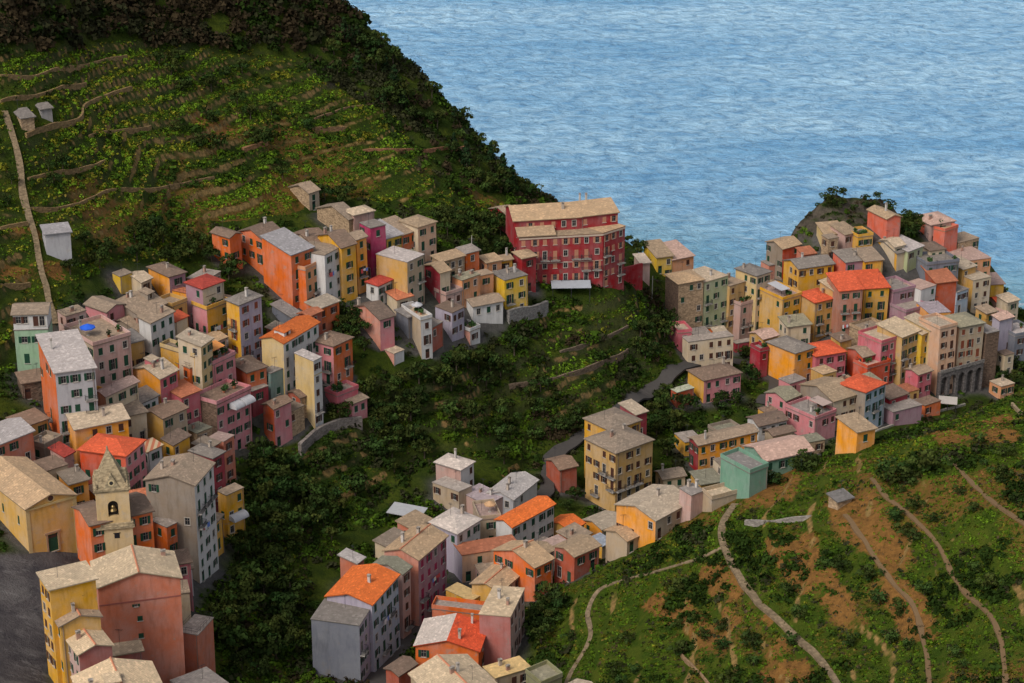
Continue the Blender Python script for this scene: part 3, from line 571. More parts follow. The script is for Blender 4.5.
# ------------------------------------------------------------------ ground
GXX, GYY = np.meshgrid(gx, gy, indexing='xy')
BASE = H(GXX, GYY)
def fnoise(x, y, sc, seed):
    r = np.random.RandomState(seed); n = 64; g = r.rand(n, n)
    fx = (x/sc) % n; fy = (y/sc) % n; i = fx.astype(int) % n; j = fy.astype(int) % n; a = fx-np.floor(fx); b = fy-np.floor(fy)
    a = a*a*(3-2*a); b = b*b*(3-2*b); i1 = (i+1) % n; j1 = (j+1) % n
    return (g[j,i]*(1-a)+g[j,i1]*a)*(1-b)+(g[j1,i]*(1-a)+g[j1,i1]*a)*b
def fbm(x, y, sc, seed, o=4):
    s = 0; a = 1; t = 0
    for k in range(o): s = s + a*fnoise(x, y, sc/2**k, seed+k); t += a; a *= 0.5
    return s/t
def poly_mask(px, py, poly):
    m = np.zeros(px.shape, bool); n = len(poly)
    for i in range(n):
        x1, y1 = poly[i]; x2, y2 = poly[(i+1) % n]
        if y1 == y2: continue
        c = ((y1 > py) != (y2 > py)) & (px < (x2-x1)*(py-y1)/(y2-y1)+x1); m ^= c
    return m
GPX, GPY = project(GXX, GYY, BASE)
def blur(m, k=2):
    m = m.astype(float)
    for _ in range(k):
        q = m.copy(); q[1:-1,1:-1] = 0.2*(m[1:-1,1:-1]+m[:-2,1:-1]+m[2:,1:-1]+m[1:-1,:-2]+m[1:-1,2:]); m = q
    return m
# areas (outlines found on the survey photograph, fixed on the ground)
AR = {
 'forest': [(-80,-120),(352,-120),(364,36),(330,44),(290,52),(240,48),(170,44),(120,38),(60,46),(-80,52)],
 'brow': [(300,60),(350,38),(362,30),(420,70),(470,110),(500,150),(548,192),(560,215),(520,205),(478,196),(440,186),(400,150),(380,110),(330,85)],
 'lefthill': [(-80,40),(120,38),(240,48),(330,60),(400,110),(440,180),(520,200),(500,212),(440,215),(400,205),(330,195),(290,215),(215,222),(200,262),(110,262),(60,300),(50,372),(-80,380)],
 'town_l': [(60,300),(110,262),(200,262),(215,225),(300,215),(400,205),(470,225),(480,262),(545,268),(545,310),(480,345),(440,360),(405,352),(370,350),(345,330),(360,400),(330,408),(300,440),(255,455),(235,490),(235,600),(205,683),(-90,720),(-90,380),(12,372)],
 'town_c': [(310,560),(385,500),(430,455),(500,455),(560,480),(625,500),(660,470),(700,470),(705,505),(630,550),(560,600),(540,683),(560,720),(300,720)],
 'town_r': [(668,340),(660,290),(690,260),(760,262),(800,225),(900,225),(1100,250),(1100,400),(960,400),(880,430),(830,450),(740,500),(690,500),(660,440),(650,400),(690,372)],
 'square': [(-90,560),(26,552),(75,542),(95,560),(60,600),(45,720),(-90,720)],
 'nearhill': [(548,700),(520,610),(600,568),(700,505),(800,458),(900,428),(1024,383),(1150,360),(1150,760),(548,760)],
 'gully': [(300,440),(345,405),(405,352),(480,345),(545,300),(660,290),(668,360),(640,400),(560,460),(545,490),(430,455),(385,500),(310,560),(300,720),(205,720),(235,600),(235,490),(255,455)],
 'headland': [(775,250),(800,200),(820,185),(880,185),(905,215),(870,240),(815,236),(800,245)],
}
M = {k: poly_mask(GPX, GPY, v) for k, v in AR.items()}
hill_far = GYY > 440
M['nearhill'] &= GYY < 405; M['town_r'] &= GYY > 400; M['town_c'] &= (GYY < 440)
# terraces
foot = np.zeros(BASE.shape, bool)
for hs in HL:
    c = hs['p0']; l, r = hs['l'], hs['r']
    det = r[0]*l[1]-r[1]*l[0]
    dx, dy = GXX-c[0], GYY-c[1]
    u = (dx*l[1]-dy*l[0])/det; v = (r[0]*dy-r[1]*dx)/det
    mu, mv = 1.0/np.hypot(*r), 1.0/np.hypot(*l)
    foot |= (u > -mu) & (u < 1+mu) & (v > -mv) & (v < 1+mv)
# small houses packed into the gaps between the surveyed ones
import re
path_c = np.full(BASE.shape, 99.0)
for w, pl in PW.values():
    for p in pl[::2]:
        i0 = max(0, int((p[0]-X0)/GS)-7); j0 = max(0, int((p[1]-Y0)/GS)-7)
        sl = (slice(j0, j0+15), slice(i0, i0+15)); path_c[sl] = np.minimum(path_c[sl], np.hypot(GXX[sl]-p[0], GYY[sl]-p[1])-w)
KEEP = [[(55,258),(112,258),(112,300),(70,300)], [(290,330),(400,190),(300,190)], [(0,290),(62,300),(52,345),(50,440),(36,420),(0,440)], [(238,300),(262,300),(262,350),(240,355)], [(60,255),(130,262),(110,285),(60,300)], [(735,375),(765,365),(765,395),(740,400)], [(0,540),(95,540),(60,700),(-60,700)],
        [(300,370),(345,340),(380,400),(330,450)], [(500,310),(560,270),(680,280),(660,360),(560,360)], [(200,600),(330,600),(330,700),(190,700)], [(310,470),(430,470),(380,540),(330,560)], [(205,250),(262,262),(262,290),(205,290)], [(560,480),(580,520),(540,520)], [(278,150),(400,150),(400,204),(278,206)], [(452,200),(520,200),(515,268),(462,268)], [(200,190),(300,190),(300,262),(200,262)],
        [(905,150),(1100,150),(1100,275),(985,275),(960,240),(905,235)], [(780,150),(905,150),(905,222),(860,240),(780,250)], [(652,385),(745,385),(748,432),(660,442)], [(360,490),(432,480),(432,522),(380,548),(350,560)], [(750,240),(790,240),(780,285),(745,300)], [(420,205),(460,215),(460,255),(425,245)], [(140,200),(260,200),(245,262),(140,262)], [(380,185),(440,190),(440,215),(380,215)], [(150,225),(250,262),(222,280),(160,276)], [(320,525),(365,520),(370,575),(335,600),(315,590)], [(415,200),(520,215),(520,262),(440,262)]]
keepm = np.zeros(BASE.shape, bool)
for q in KEEP: keepm |= poly_mask(GPX, GPY, q)
HR_ = random.Random(23)
def short(lb): 
    t = re.split(r' (?:with|behind|below|above|left|right|at|beside|on|in|joined|standing|under|between|carrying|overlooking|just|directly|from|of|by|farthest|cut|projecting|facing|wedged|squeezed|alone|highest|down) ', lb)[0]
    return t
CNT = {}; used_lab = set(h_['label'] for h_ in HL)
COLW = {'orangeyel':'golden','beige':'beige','cream':'cream','pinkpale':'pale pink','rose':'rose','tanochre':'tan','yellow':'yellow','salmon':'salmon','greybeige':'grey-beige','stonew':'stone','peach':'peach','white':'white','brick':'brick-red','mauve':'mauve','orangered':'orange-red','creamyel':'pale yellow'}
RW = {'stone':'mottled stone','tan':'tan','brown':'brown','palestone':'pale stone','terra':'terracotta','grey':'grey','greenroof':'greenish','pinkroof':'pinkish'}
for zone, want in (('town_l', 50), ('town_r', 42), ('town_c', 9)):
    zm = M[zone] & ~keepm & ~M['nearhill'] & (path_c > 1.2) & (GPX > 5) & (GPX < 1015) & (GPY < 670)
    jj_, ii_ = np.nonzero(zm & ~foot); got = 0
    for t_ in range(9000):
        if got >= want: break
        k_ = HR_.randrange(len(jj_)); x, y = GXX[jj_[k_], ii_[k_]], GYY[jj_[k_], ii_[k_]]
        ds = [np.hypot(*(h_['p0']+(h_['l']+h_['r'])/2-(x, y))) for h_ in HL]; nb = HL[int(np.argmin(ds))]
        if min(ds) > 15: continue
        a_ = math.atan2(nb['r'][1], nb['r'][0])+HR_.uniform(-.08, .08); u_ = np.array([math.cos(a_), math.sin(a_)]); v_ = np.array([-u_[1], u_[0]])
        w_, d_ = HR_.uniform(3.6, 7.0), HR_.uniform(3.4, 6.0)
        if t_ > 5000: w_, d_ = HR_.uniform(3.0, 4.2), HR_.uniform(2.8, 3.8)
        ok = True
        for fu in (0.0, 0.2, 0.4, 0.6, 0.8, 1.0):
            for fv in (0.0, 0.25, 0.5, 0.75, 1.0):
                q = np.array([x, y])+u_*w_*fu+v_*d_*fv; i_ = int((q[0]-X0)/GS+.5); j_ = int((q[1]-Y0)/GS+.5)
                if not (0 <= i_ < NX and 0 <= j_ < NY) or foot[j_, i_] or not zm[j_, i_]: ok = False; break
            if not ok: break
        if not ok: continue
        hc_ = [float(H(x+u_[0]*w_*a+v_[0]*d_*b, y+u_[1]*w_*a+v_[1]*d_*b)) for a, b in ((0,0),(1,0),(0,1),(1,1))]
        if max(hc_)-min(hc_) > 4.2: continue
        p0 = np.array([x, y]); l = v_*d_; r = u_*w_; zg_ = max(float(H(*(p0+q))) for q in (0*l, l, r, l+r)); hh_ = HR_.choice([3.0, 3.4, 4.5, 5.8, 6.4]); ck = HR_.choice(['beige','cream','pinkpale','rose','tanochre','yellow','yellow','orangeyel','salmon','greybeige','stonew','peach','white','brick','orangered','creamyel','cream','tanochre']); rk = HR_.choice(list(RW)+['stone', 'palestone', 'grey', 'stone', 'tan', 'brown'])
        size = 'tiny' if w_*d_ < 16 else ('low' if hh_ < 4 else 'small')
        lab = None
        for pos in ('beside', 'next to', 'near', 'close to'):
            for nb2 in [HL[i] for i in np.argsort(ds)[:3]]:
                if 'inf' in nb2: continue
                c_ = f"{size} {COLW[ck]} {RW[rk]}-roofed house {pos} the {short(nb2['label'])}"
                if c_ not in used_lab and 4 <= len(c_.split()) <= 16: lab = c_; break
            if lab: break
        if not lab: continue
        used_lab.add(lab); ppx, ppy = project(p0[0], p0[1], zg_+hh_)
        HL.append(dict(p0=p0, l=l, r=r, ze=zg_+hh_, h=hh_, roof=HR_.choice(['r', 'sb', 'f', 'f', 'sb']), A=ck, B=ck, rm=rk, opt=['a5', 'b8', 'ch%d' % HR_.choice([0, 0, 1]), HR_.choice(['sg', 'sb'])], label=lab, near=(float(ppx), float(ppy)), inf=1))
        dx, dy = GXX-p0[0], GYY-p0[1]; uu = dx*u_[0]+dy*u_[1]; vv = dx*v_[0]+dy*v_[1]
        foot |= (uu > -0.5) & (uu < w_+0.5) & (vv > -0.5) & (vv < d_+0.5); got += 1
    print('infill', zone, got)
HL = [h_ for h_ in HL if not ('inf' in h_ and 375 < h_['near'][0] < 425 and h_['near'][1] < 222)]
path_d = np.full(BASE.shape, 99.0)
for w, pl in PW.values():
    for p in pl[::1]:
        i0 = max(0, int((p[0]-X0)/GS)-9); i1 = min(NX, i0+19); j0 = max(0, int((p[1]-Y0)/GS)-9); j1 = min(NY, j0+19)
        if i1 <= i0 or j1 <= j0: continue
        d = np.hypot(GXX[j0:j1,i0:i1]-p[0], GYY[j0:j1,i0:i1]-p[1]) - w
        path_d[j0:j1,i0:i1] = np.minimum(path_d[j0:j1,i0:i1], d)
FLAT = blur((path_d < 1.2) | foot, 3)
wob = (fbm(GXX, GYY, 34, 3, 2)-0.5)*7.0 + (fbm(GXX, GYY, 9, 5, 2)-0.5)*1.0
zz = BASE + wob
def terrace(z, st):
    q = z/st; f = q-np.floor(q); c = 0.62
    s = np.clip((f-c)/(1-c), 0, 1); s = s*s*(3-2*s)
    return (np.floor(q) + 0.2*f/c*(f < c) + (f >= c)*(0.2+0.8*s))*st, np.clip(1-np.abs(f-0.83)/0.17, 0, 1)
t1, r1 = terrace(zz, 3.3); t2, r2 = terrace(zz+1.1, 3.0)
terr_zone = blur(M['lefthill'] | M['gully'], 6); near_zone = blur(M['nearhill'], 5)
strength = np.clip(terr_zone*0.9, 0, 0.9)*(1-FLAT); nstr = np.clip(near_zone*0.75, 0, 0.75)*(1-FLAT)
irr = np.clip((fbm(GXX, GYY, 40, 21)-0.36)*6, 0.12, 1)
strength *= np.where(M['lefthill'], np.clip(irr, 0.75, 1), irr); nstr *= np.clip(irr, 0.5, 1)
lipf = (zz/3.3) % 1; lipn = ((zz+1.1)/3.0) % 1
Z = BASE + strength*(t1-zz) + nstr*(t2-1.1-zz)
rough = (fbm(GXX, GYY, 7, 31)-0.5)*1.1*(1-FLAT)
cliff = blur(M['brow'] | M['headland'] | ((BASE < 32) & (GYY > 535)), 3)
Z = Z + rough*(0.5+1.6*cliff) + cliff*(fbm(GXX, GYY, 16, 41)-0.5)*5*(1-FLAT) + blur(M['headland'], 2)*(np.abs(fbm(GXX, GYY, 6, 43)-0.5)*7-0.8)*(1-FLAT)
Z = np.where(path_d < 1.6, BASE-0.05+np.clip(path_d, 0, 1.6)/1.6*(Z-BASE), Z)
riser = np.clip(strength*r1/0.8 + nstr*r2/0.75, 0, 1)
dzx = np.gradient(Z, GS, axis=1); dzy = np.gradient(Z, GS, axis=0); slope = np.hypot(dzx, dzy)
def Zs(x, y):
    fx = np.clip((np.asarray(x, float)-X0)/GS, 0, NX-1.001); fy = np.clip((np.asarray(y, float)-Y0)/GS, 0, NY-1.001)
    i = fx.astype(int); j = fy.astype(int); a = fx-i; b = fy-j
    return (Z[j,i]*(1-a)+Z[j,i+1]*a)*(1-b)+(Z[j+1,i]*(1-a)+Z[j+1,i+1]*a)*b
def samp(F, x, y):
    i = np.clip(((np.asarray(x)-X0)/GS).astype(int), 0, NX-1); j = np.clip(((np.asarray(y)-Y0)/GS).astype(int), 0, NY-1); return F[j,i]
# real ground cover: dry grass, soil, stone, paving
dry = np.clip((fbm(GXX, GYY, 22, 51)-0.55)*8, 0, 1)
DRY = [ [(640,600),(660,590),(720,620),(755,650),(740,660),(690,640)], [(770,525),(800,520),(830,560),(850,600),(845,625),(800,590),(765,550)],
        [(700,560),(720,560),(790,640),(815,683),(770,683),(720,620)], [(880,560),(930,600),(940,640),(900,640)], [(830,500),(870,490),(880,520),(920,570),(900,570),(850,540)],
        [(0,262),(70,262),(68,282),(0,282)], [(195,115),(250,125),(260,145),(215,140)], [(0,222),(40,228),(40,240),(0,240)], [(730,470),(800,465),(790,500),(750,500)],[(930,430),(1010,410),(1024,440),(950,455)] ]
drym = np.zeros(BASE.shape, bool)
for d in DRY: drym |= poly_mask(GPX, GPY, d)
bandn = fbm(GXX*0.3, (BASE+wob)*3.0, 9, 333, 2)
dry = np.clip(dry + M['nearhill']*np.clip((bandn-0.70)*9, 0, 1), 0, 1)
dry = np.clip(dry*(M['lefthill']*0.4 + M['nearhill']*0.42 + M['gully']*0.1) + blur(drym, 3)*(0.45+0.75*(fbm(GXX, GYY, 8, 55) > 0.47))*0.8, 0, 1)
town = np.clip(blur(foot, 7)*2.2, 0, 1)*(1-0.8*M['nearhill'])*(M['town_l'] | M['town_r'] | M['town_c'])
town = np.clip(town*(0.35+1.3*fbm(GXX, GYY, 10, 91)), 0, 1)
green_near = M['nearhill'].astype(float)
rock = np.clip((slope-1.15)*1.5, 0, 1)*np.clip(cliff+0.3*(1-town), 0, 1) + blur(M['headland'], 2)*np.clip((slope-0.22)*2.5, 0.25, 1)
rock = np.clip(rock + (BASE < 9)*(GYY > 480), 0, 1)
sq = blur(M['square'], 1)
def grid_object(name, zf, attrs, mat):
    me = bpy.data.meshes.new(name); nv = NX*NY
    me.vertices.add(nv); co = np.stack([GXX.ravel(), GYY.ravel(), zf.ravel()], 1).astype(np.float32)
    me.vertices.foreach_set('co', co.ravel())
    ii, jj = np.meshgrid(np.arange(NX-1), np.arange(NY-1), indexing='xy'); a = (jj*NX+ii).ravel()
    q = np.stack([a, a+1, a+NX+1, a+NX], 1).astype(np.int32); nf = len(q)
    me.loops.add(nf*4); me.loops.foreach_set('vertex_index', q.ravel())
    me.polygons.add(nf); me.polygons.foreach_set('loop_start', np.arange(0, nf*4, 4, dtype=np.int32))
    me.update(calc_edges=True)
    me.polygons.foreach_set('use_smooth', np.ones(nf, bool))
    for an, arr in attrs.items():
        at = me.attributes.new(an, 'FLOAT_COLOR', 'POINT'); at.data.foreach_set('color', arr.astype(np.float32).ravel())
    me.materials.append(mat)
    o = bpy.data.objects.new(name, me); COL.objects.link(o); return o
gm, nt, bs = new_mat('ground')
at1 = N(nt, 'ShaderNodeAttribute', attribute_name='cover'); at2 = N(nt, 'ShaderNodeAttribute', attribute_name='cover2')
s1 = N(nt, 'ShaderNodeSeparateColor'); nt.links.new(at1.outputs['Color'], s1.inputs[0])
s2 = N(nt, 'ShaderNodeSeparateColor'); nt.links.new(at2.outputs['Color'], s2.inputs[0])
p = mapping(nt, (1, 1, 1))
n1 = noise(nt, p, 0.09, 5, 0.7); n2 = noise(nt, p, 0.8, 5, 0.7); n3 = noise(nt, p, 0.3, 4, 0.6)
green = mixc(nt, ramp(nt, n1, 0.4, 0.62), (0.022, 0.038, 0.005), (0.055, 0.070, 0.008))
green = mixc(nt, ramp(nt, n2, 0.42, 0.7), green, (0.020, 0.032, 0.006))
green = mixc(nt, s2.outputs[1], green, mixc(nt, ramp(nt, n3, 0.35, 0.65), (0.028, 0.050, 0.005), (0.062, 0.078, 0.009)))
dryc = mixc(nt, ramp(nt, n2, 0.35, 0.7), (0.23, 0.11, 0.030), (0.10, 0.052, 0.017))
soil = mixc(nt, ramp(nt, n2, 0.35, 0.65), (0.30, 0.185, 0.065), (0.11, 0.08, 0.03))
rockc = mixc(nt, ramp(nt, noise(nt, p, 0.5, 6, 0.75), 0.35, 0.7), (0.095, 0.078, 0.058), (0.028, 0.024, 0.020))
pav = mixc(nt, ramp(nt, n2, 0.3, 0.7), (0.10, 0.092, 0.085), (0.055, 0.052, 0.05))
asph = mixc(nt, ramp(nt, n3, 0.4, 0.7), (0.070, 0.062, 0.062), (0.036, 0.033, 0.036))
asph = mixc(nt, math_(nt, 'MULTIPLY', ramp(nt, noise(nt, p, 0.12, 7, 0.75, 1.0), 0.5, 0.62), 0.75), asph, (0.115, 0.105, 0.10))
asph = mixc(nt, math_(nt, 'MULTIPLY', ramp(nt, noise(nt, mapping(nt, (0.25, 1.6, 1)), 0.5, 6, 0.7), 0.58, 0.66), 0.6), asph, (0.15, 0.14, 0.135))
brk = ramp(nt, math_(nt, 'ADD', s1.outputs[0], math_(nt, 'MULTIPLY', n2, 0.9)), 0.75, 0.95)
c = mixc(nt, brk, green, dryc)
brk2 = ramp(nt, math_(nt, 'ADD', s1.outputs[1], math_(nt, 'MULTIPLY', n3, 0.9)), 0.75, 1.0)
c = mixc(nt, brk2, c, soil)
c = mixc(nt, s1.outputs[2], c, rockc); c = mixc(nt, s2.outputs[0], c, pav); c = mixc(nt, s2.outputs[2], c, asph)
nt.links.new(c, bs.inputs['Base Color']); bs.inputs['Roughness'].default_value = 1.0; bs.inputs['Specular IOR Level'].default_value = 0.05
bump(nt, bs, math_(nt, 'ADD', n2, noise(nt, p, 2.5, 4, 0.7)), 0.8, 0.35)
one = np.ones(BASE.size)
cov = np.stack([dry.ravel(), (np.clip(riser*1.6-0.6, 0, 1)*np.where(M['lefthill'] & ~M['brow'], 0.8+0.2*(fbm(GXX, GYY, 14, 61) > 0.48), 0.35+0.65*(fbm(GXX, GYY, 14, 61) > 0.48))).ravel()*(0.9), rock.ravel(), one], 1)
cov2 = np.stack([(town*(1-sq)).ravel(), green_near.ravel(), sq.ravel(), one], 1)
g = grid_object('ground', Z, {'cover': cov, 'cover2': cov2}, gm); tag(g, kind='structure')

# paths as stone or asphalt sheets with real thickness
def ribbon(name, w, pl, mat, zoff=0.08):
    mb = MB(); t = np.gradient(pl, axis=0); t /= np.maximum(1e-6, np.hypot(t[:,0], t[:,1]))[:,None]; nn = np.stack([-t[:,1], t[:,0]], 1)
    jl = w*(1+0.45*(fnoise(pl[:,0], pl[:,1], 4, 5)-0.5)*2); jr = w*(1+0.45*(fnoise(pl[:,0], pl[:,1], 4, 9)-0.5)*2)
    a = pl+nn*jl[:,None]; b = pl-nn*jr[:,None]
    za = np.maximum(Zs(a[:,0], a[:,1]), H(pl[:,0], pl[:,1]))+zoff; zb = np.maximum(Zs(b[:,0], b[:,1]), H(pl[:,0], pl[:,1]))+zoff
    zt = np.maximum(za, zb)*0.5+0.5*za; zu = np.maximum(za, zb)*0.5+0.5*zb
    for i in range(len(pl)-1):
        p = [(*b[i], zu[i]), (*b[i+1], zu[i+1]), (*a[i+1], zt[i+1]), (*a[i], zt[i])]
        mb.poly(p); q = [(x, y, z-0.5) for x, y, z in p]
        mb.poly([p[1], p[0], q[0], q[1]]); mb.poly([p[3], p[2], q[2], q[3]])
    o = put(name, mb.mesh(name, [mat])); tag(o, kind='structure'); return o
M_path = stone((0.20, 0.145, 0.085)); M_dirt = plain((0.17, 0.105, 0.05), 0.95, 'dirt'); M_road = plain((0.062, 0.055, 0.05), 0.9, 'asphalt')
for k, (w, pl) in PW.items():
    if k in ('gully_road', 'village_street'): ribbon('road', w, pl, M_road, 0.06)
    elif k in ('near_path', 'loop_path', 'slope_path'): ribbon('stone_path', w, pl, M_path, 0.12)
    else: ribbon('dirt_path', w, pl, M_dirt, 0.07)

# ------------------------------------------------------------------ sea
sm, nt, bs = new_mat('sea_water')
bs.inputs['Roughness'].default_value = 0.25; bs.inputs['Specular IOR Level'].default_value = 0.3; bs.inputs['IOR'].default_value = 1.33
p = mapping(nt, (1, 1, 1)); ps = mapping(nt, (0.8, 1.0, 1)); pl_ = mapping(nt, (0.22, 1.0, 1))
sw = noise(nt, pl_, 0.016, 5, 0.65, 0.4); st_ = noise(nt, ps, 0.17, 8, 0.72, 0.6)
col = mixc(nt, ramp(nt, sw, 0.38, 0.62), (0.22, 0.51, 0.80), (0.48, 0.78, 1.0))
col = mixc(nt, math_(nt, 'MULTIPLY', ramp(nt, st_, 0.42, 0.62), 0.75), col, (0.06, 0.27, 0.55))  # dark bands: shading of the wave slopes painted into the water colour
geo = N(nt, 'ShaderNodeNewGeometry'); 
def near(c, r0, r1):
    d = N(nt, 'ShaderNodeVectorMath', operation='DISTANCE'); nt.links.new(geo.outputs['Position'], d.inputs[0]); d.inputs[1].default_value = c
    return ramp(nt, math_(nt, 'DIVIDE', d.outputs['Value'], r1), r0/r1, 1.0, (1,1,1), (0,0,0))
shore = None
for c_, r0, r1 in (((62, 575, 0), 12, 75), ((20, 610, 0), 20, 90), ((150, 585, 0), 15, 60), ((110, 610, 0), 15, 60)):
    k_ = near(c_, r0, r1); shore = k_ if shore is None else math_(nt, 'MAXIMUM', shore, k_)
col = mixc(nt, math_(nt, 'MULTIPLY', shore, 0.6), col, (0.12, 0.37, 0.43))
fo = ramp(nt, math_(nt, 'ADD', noise(nt, ps, 0.16, 7, 0.75, 0.8), math_(nt, 'MULTIPLY', shore, 0.13)), 0.68, 0.76)
col = mixc(nt, math_(nt, 'MULTIPLY', fo, 0.75), col, (0.60, 0.66, 0.72))
nt.links.new(col, bs.inputs['Base Color'])
w1 = noise(nt, ps, 0.17, 7, 0.66, 0.5); w2 = noise(nt, ps, 0.55, 5, 0.65, 0.4); w3 = noise(nt, p, 1.4, 3, 0.6)
hh = math_(nt, 'ADD', math_(nt, 'MULTIPLY', w1, 6.0), math_(nt, 'ADD', math_(nt, 'MULTIPLY', w2, 1.9), math_(nt, 'MULTIPLY', w3, 0.3)))
bump(nt, bs, hh, 1.0, 1.0)
mb = MB(); mb.poly([(-9000, 350, 0), (9000, 350, 0), (9000, 16000, 0), (-9000, 16000, 0)])
sea = put('sea', mb.mesh('sea', [sm])); tag(sea, kind='structure')
# ------------------------------------------------------------------ houses
PAL = {
 'ochre': (0.55,0.345,0.14), 'yellow': (0.60,0.34,0.09), 'salmon': (0.50,0.20,0.14), 'pinkpale': (0.48,0.33,0.29), 'dustypink': (0.40,0.16,0.14),
 'beige': (0.42,0.33,0.24), 'mint': (0.29,0.40,0.28), 'orangered': (0.56,0.16,0.07), 'palegrey': (0.42,0.41,0.42), 'pinkcream': (0.55,0.37,0.33),
 'pink': (0.54,0.24,0.25), 'greybeige': (0.27,0.22,0.175), 'white': (0.58,0.56,0.54), 'cream': (0.56,0.46,0.34), 'orangeyel': (0.68,0.31,0.025),
 'mauve': (0.34,0.21,0.24), 'lemon': (0.60,0.40,0.10), 'lilac': (0.40,0.36,0.42), 'creamyel': (0.56,0.42,0.23), 'rose': (0.50,0.16,0.18), 'rust': (0.36,0.09,0.05),
 'teal': (0.20,0.27,0.25), 'umber': (0.16,0.115,0.09), 'stonew': (0.37,0.28,0.20), 'redsal': (0.52,0.11,0.06), 'orange': (0.60,0.17,0.03), 'crimson': (0.30,0.05,0.06),
 'magenta': (0.36,0.065,0.12), 'creampink': (0.58,0.38,0.27), 'tanochre': (0.50,0.31,0.13), 'peach': (0.56,0.29,0.17), 'salmonpale': (0.52,0.25,0.19),
 'brick': (0.36,0.11,0.075), 'maroon': (0.28,0.05,0.06), 'red': (0.27,0.028,0.04), 'palegreen': (0.38,0.40,0.25), 'straw': (0.50,0.33,0.16), 'salmonred': (0.58,0.17,0.12),
 'slatew': (0.17,0.175,0.20), 'pinkbrown': (0.40,0.20,0.145), 'paleblue': (0.38,0.44,0.50), 'greenw': (0.17,0.28,0.21), 'olivew': (0.25,0.24,0.14), 'grey': (0.30,0.28,0.27),
}
for _k, _v in list(PAL.items()):
    g_ = sum(_v)/3; PAL[_k] = tuple(min(0.8, max(0.01, (g_+(x-g_)*1.34)*0.90)) for x in _v)
RM = {
 'tan': (0.40,0.30,0.20), 'cream': (0.52,0.43,0.31), 'stone': (0.29,0.235,0.185), 'palestone': (0.43,0.37,0.295), 'brown': (0.20,0.145,0.115), 'terra': (0.42,0.16,0.09),
 'redroof': (0.52,0.10,0.045), 'redroof2': (0.38,0.06,0.045), 'orangetile': (0.62,0.155,0.035), 'slate': (0.20,0.19,0.185), 'slateblue': (0.28,0.29,0.33), 'grey': (0.28,0.26,0.25),
 'palegrey': (0.43,0.41,0.42), 'pinkroof': (0.44,0.32,0.285), 'pale': (0.45,0.40,0.36), 'whiteroof': (0.50,0.47,0.46), 'greenroof': (0.24,0.24,0.185), 'lilacroof': (0.38,0.33,0.37),
 'ochreroof': (0.52,0.40,0.20), 'skyroof': (0.32,0.37,0.45), 'palegreenroof': (0.44,0.48,0.38), 'striped': (0.48,0.30,0.16), 'halfred': (0.60,0.09,0.035),
}
for _k, _v in list(RM.items()): RM[_k] = (min(1, _v[0]*1.12), _v[1]*1.06, _v[2]*0.98)
def roof_mat(k):
    if k == 'striped':
        if 'striped' in _cache: return _cache['striped']
        m, nt, bs = new_mat('striped_tiles'); p = mapping(nt, (1, 1, 1))
        wv = N(nt, 'ShaderNodeTexWave', wave_type='BANDS', bands_direction='X'); wv.inputs['Scale'].default_value = 0.28; nt.links.new(p, wv.inputs['Vector'])
        c = mixc(nt, ramp(nt, wv.outputs[1], 0.45, 0.6), (0.48, 0.36, 0.22), (0.42, 0.14, 0.07)); nt.links.new(c, bs.inputs['Base Color'])
        _cache['striped'] = m; return m
    if k in ('redroof', 'redroof2', 'orangetile', 'terra', 'halfred'): return tiles(RM[k], 0.35, scl(RM[k], 0.55))
    if k in ('whiteroof', 'pinkroof', 'lilacroof', 'palegrey', 'ochreroof', 'pale', 'skyroof', 'palegreenroof'): return tiles(RM[k], 0.35)
    return tiles(RM[k])

# --- shared small meshes
def shutter_mb(mb, x0, x1, z0, z1, y, mi):
    mb.box(x0, x1, y-0.05, y, z0, z1, mi)
    k = z0+0.12
    while k < z1-0.1:
        mb.box(x0+0.06, x1-0.06, y-0.065, y-0.051, k, k+0.07, mi); k += 0.14
def window_mesh(w, h, kind, far, sh):
    key = ('win', w, h, kind, far, sh)
    if key in _cache: return _cache[key]
    mb = MB()
    mb.box(-w/2, w/2, 0.10, 0.12, 0, h, 1)                                  # glass, set back in the reveal
    for a, b in ((-w/2, -w/2+0.07), (w/2-0.07, w/2), (-0.035, 0.035)): mb.box(a, b, 0.05, 0.099, 0, h, 0)
    for a, b in ((0, 0.07), (h-0.07, h), (h*0.6, h*0.6+0.05)): mb.box(-w/2+0.071, w/2-0.071, 0.055, 0.098, a, b, 0)
    mb.box(-w/2-0.12, w/2+0.12, -0.14, 0.09, -0.09, -0.003, 2)              # sill
    if kind == 't':
        mb.box(-w/2-0.13, -w/2-0.002, -0.035, 0.0, 0, h, 2); mb.box(w/2+0.002, w/2+0.13, -0.035, 0.0, 0, h, 2); mb.box(-w/2-0.13, w/2+0.13, -0.036, 0.0, h+0.002, h+0.14, 2)
    if far and kind == 'o':
        shutter_mb(mb, -w-0.02, -w/2-0.02, 0, h, -0.02, 3); shutter_mb(mb, w/2+0.02, w+0.02, 0, h, -0.02, 3)
    if far and kind == 'c': shutter_mb(mb, -w/2, -0.01, 0, h, 0.03, 3); shutter_mb(mb, 0.01, w/2, 0, h, 0.03, 3)
    me = mb.mesh('window', [FRAME, GLASS, TRIM, SH[sh]]); _cache[key] = me; return me
def leaf_mesh(w, h, sh):
    key = ('leaf', w, h, sh)
    if key in _cache: return _cache[key]
    mb = MB(); shutter_mb(mb, -w/4, w/4, 0, h, 0, 0); me = mb.mesh('shutter', [SH[sh]]); _cache[key] = me; return me
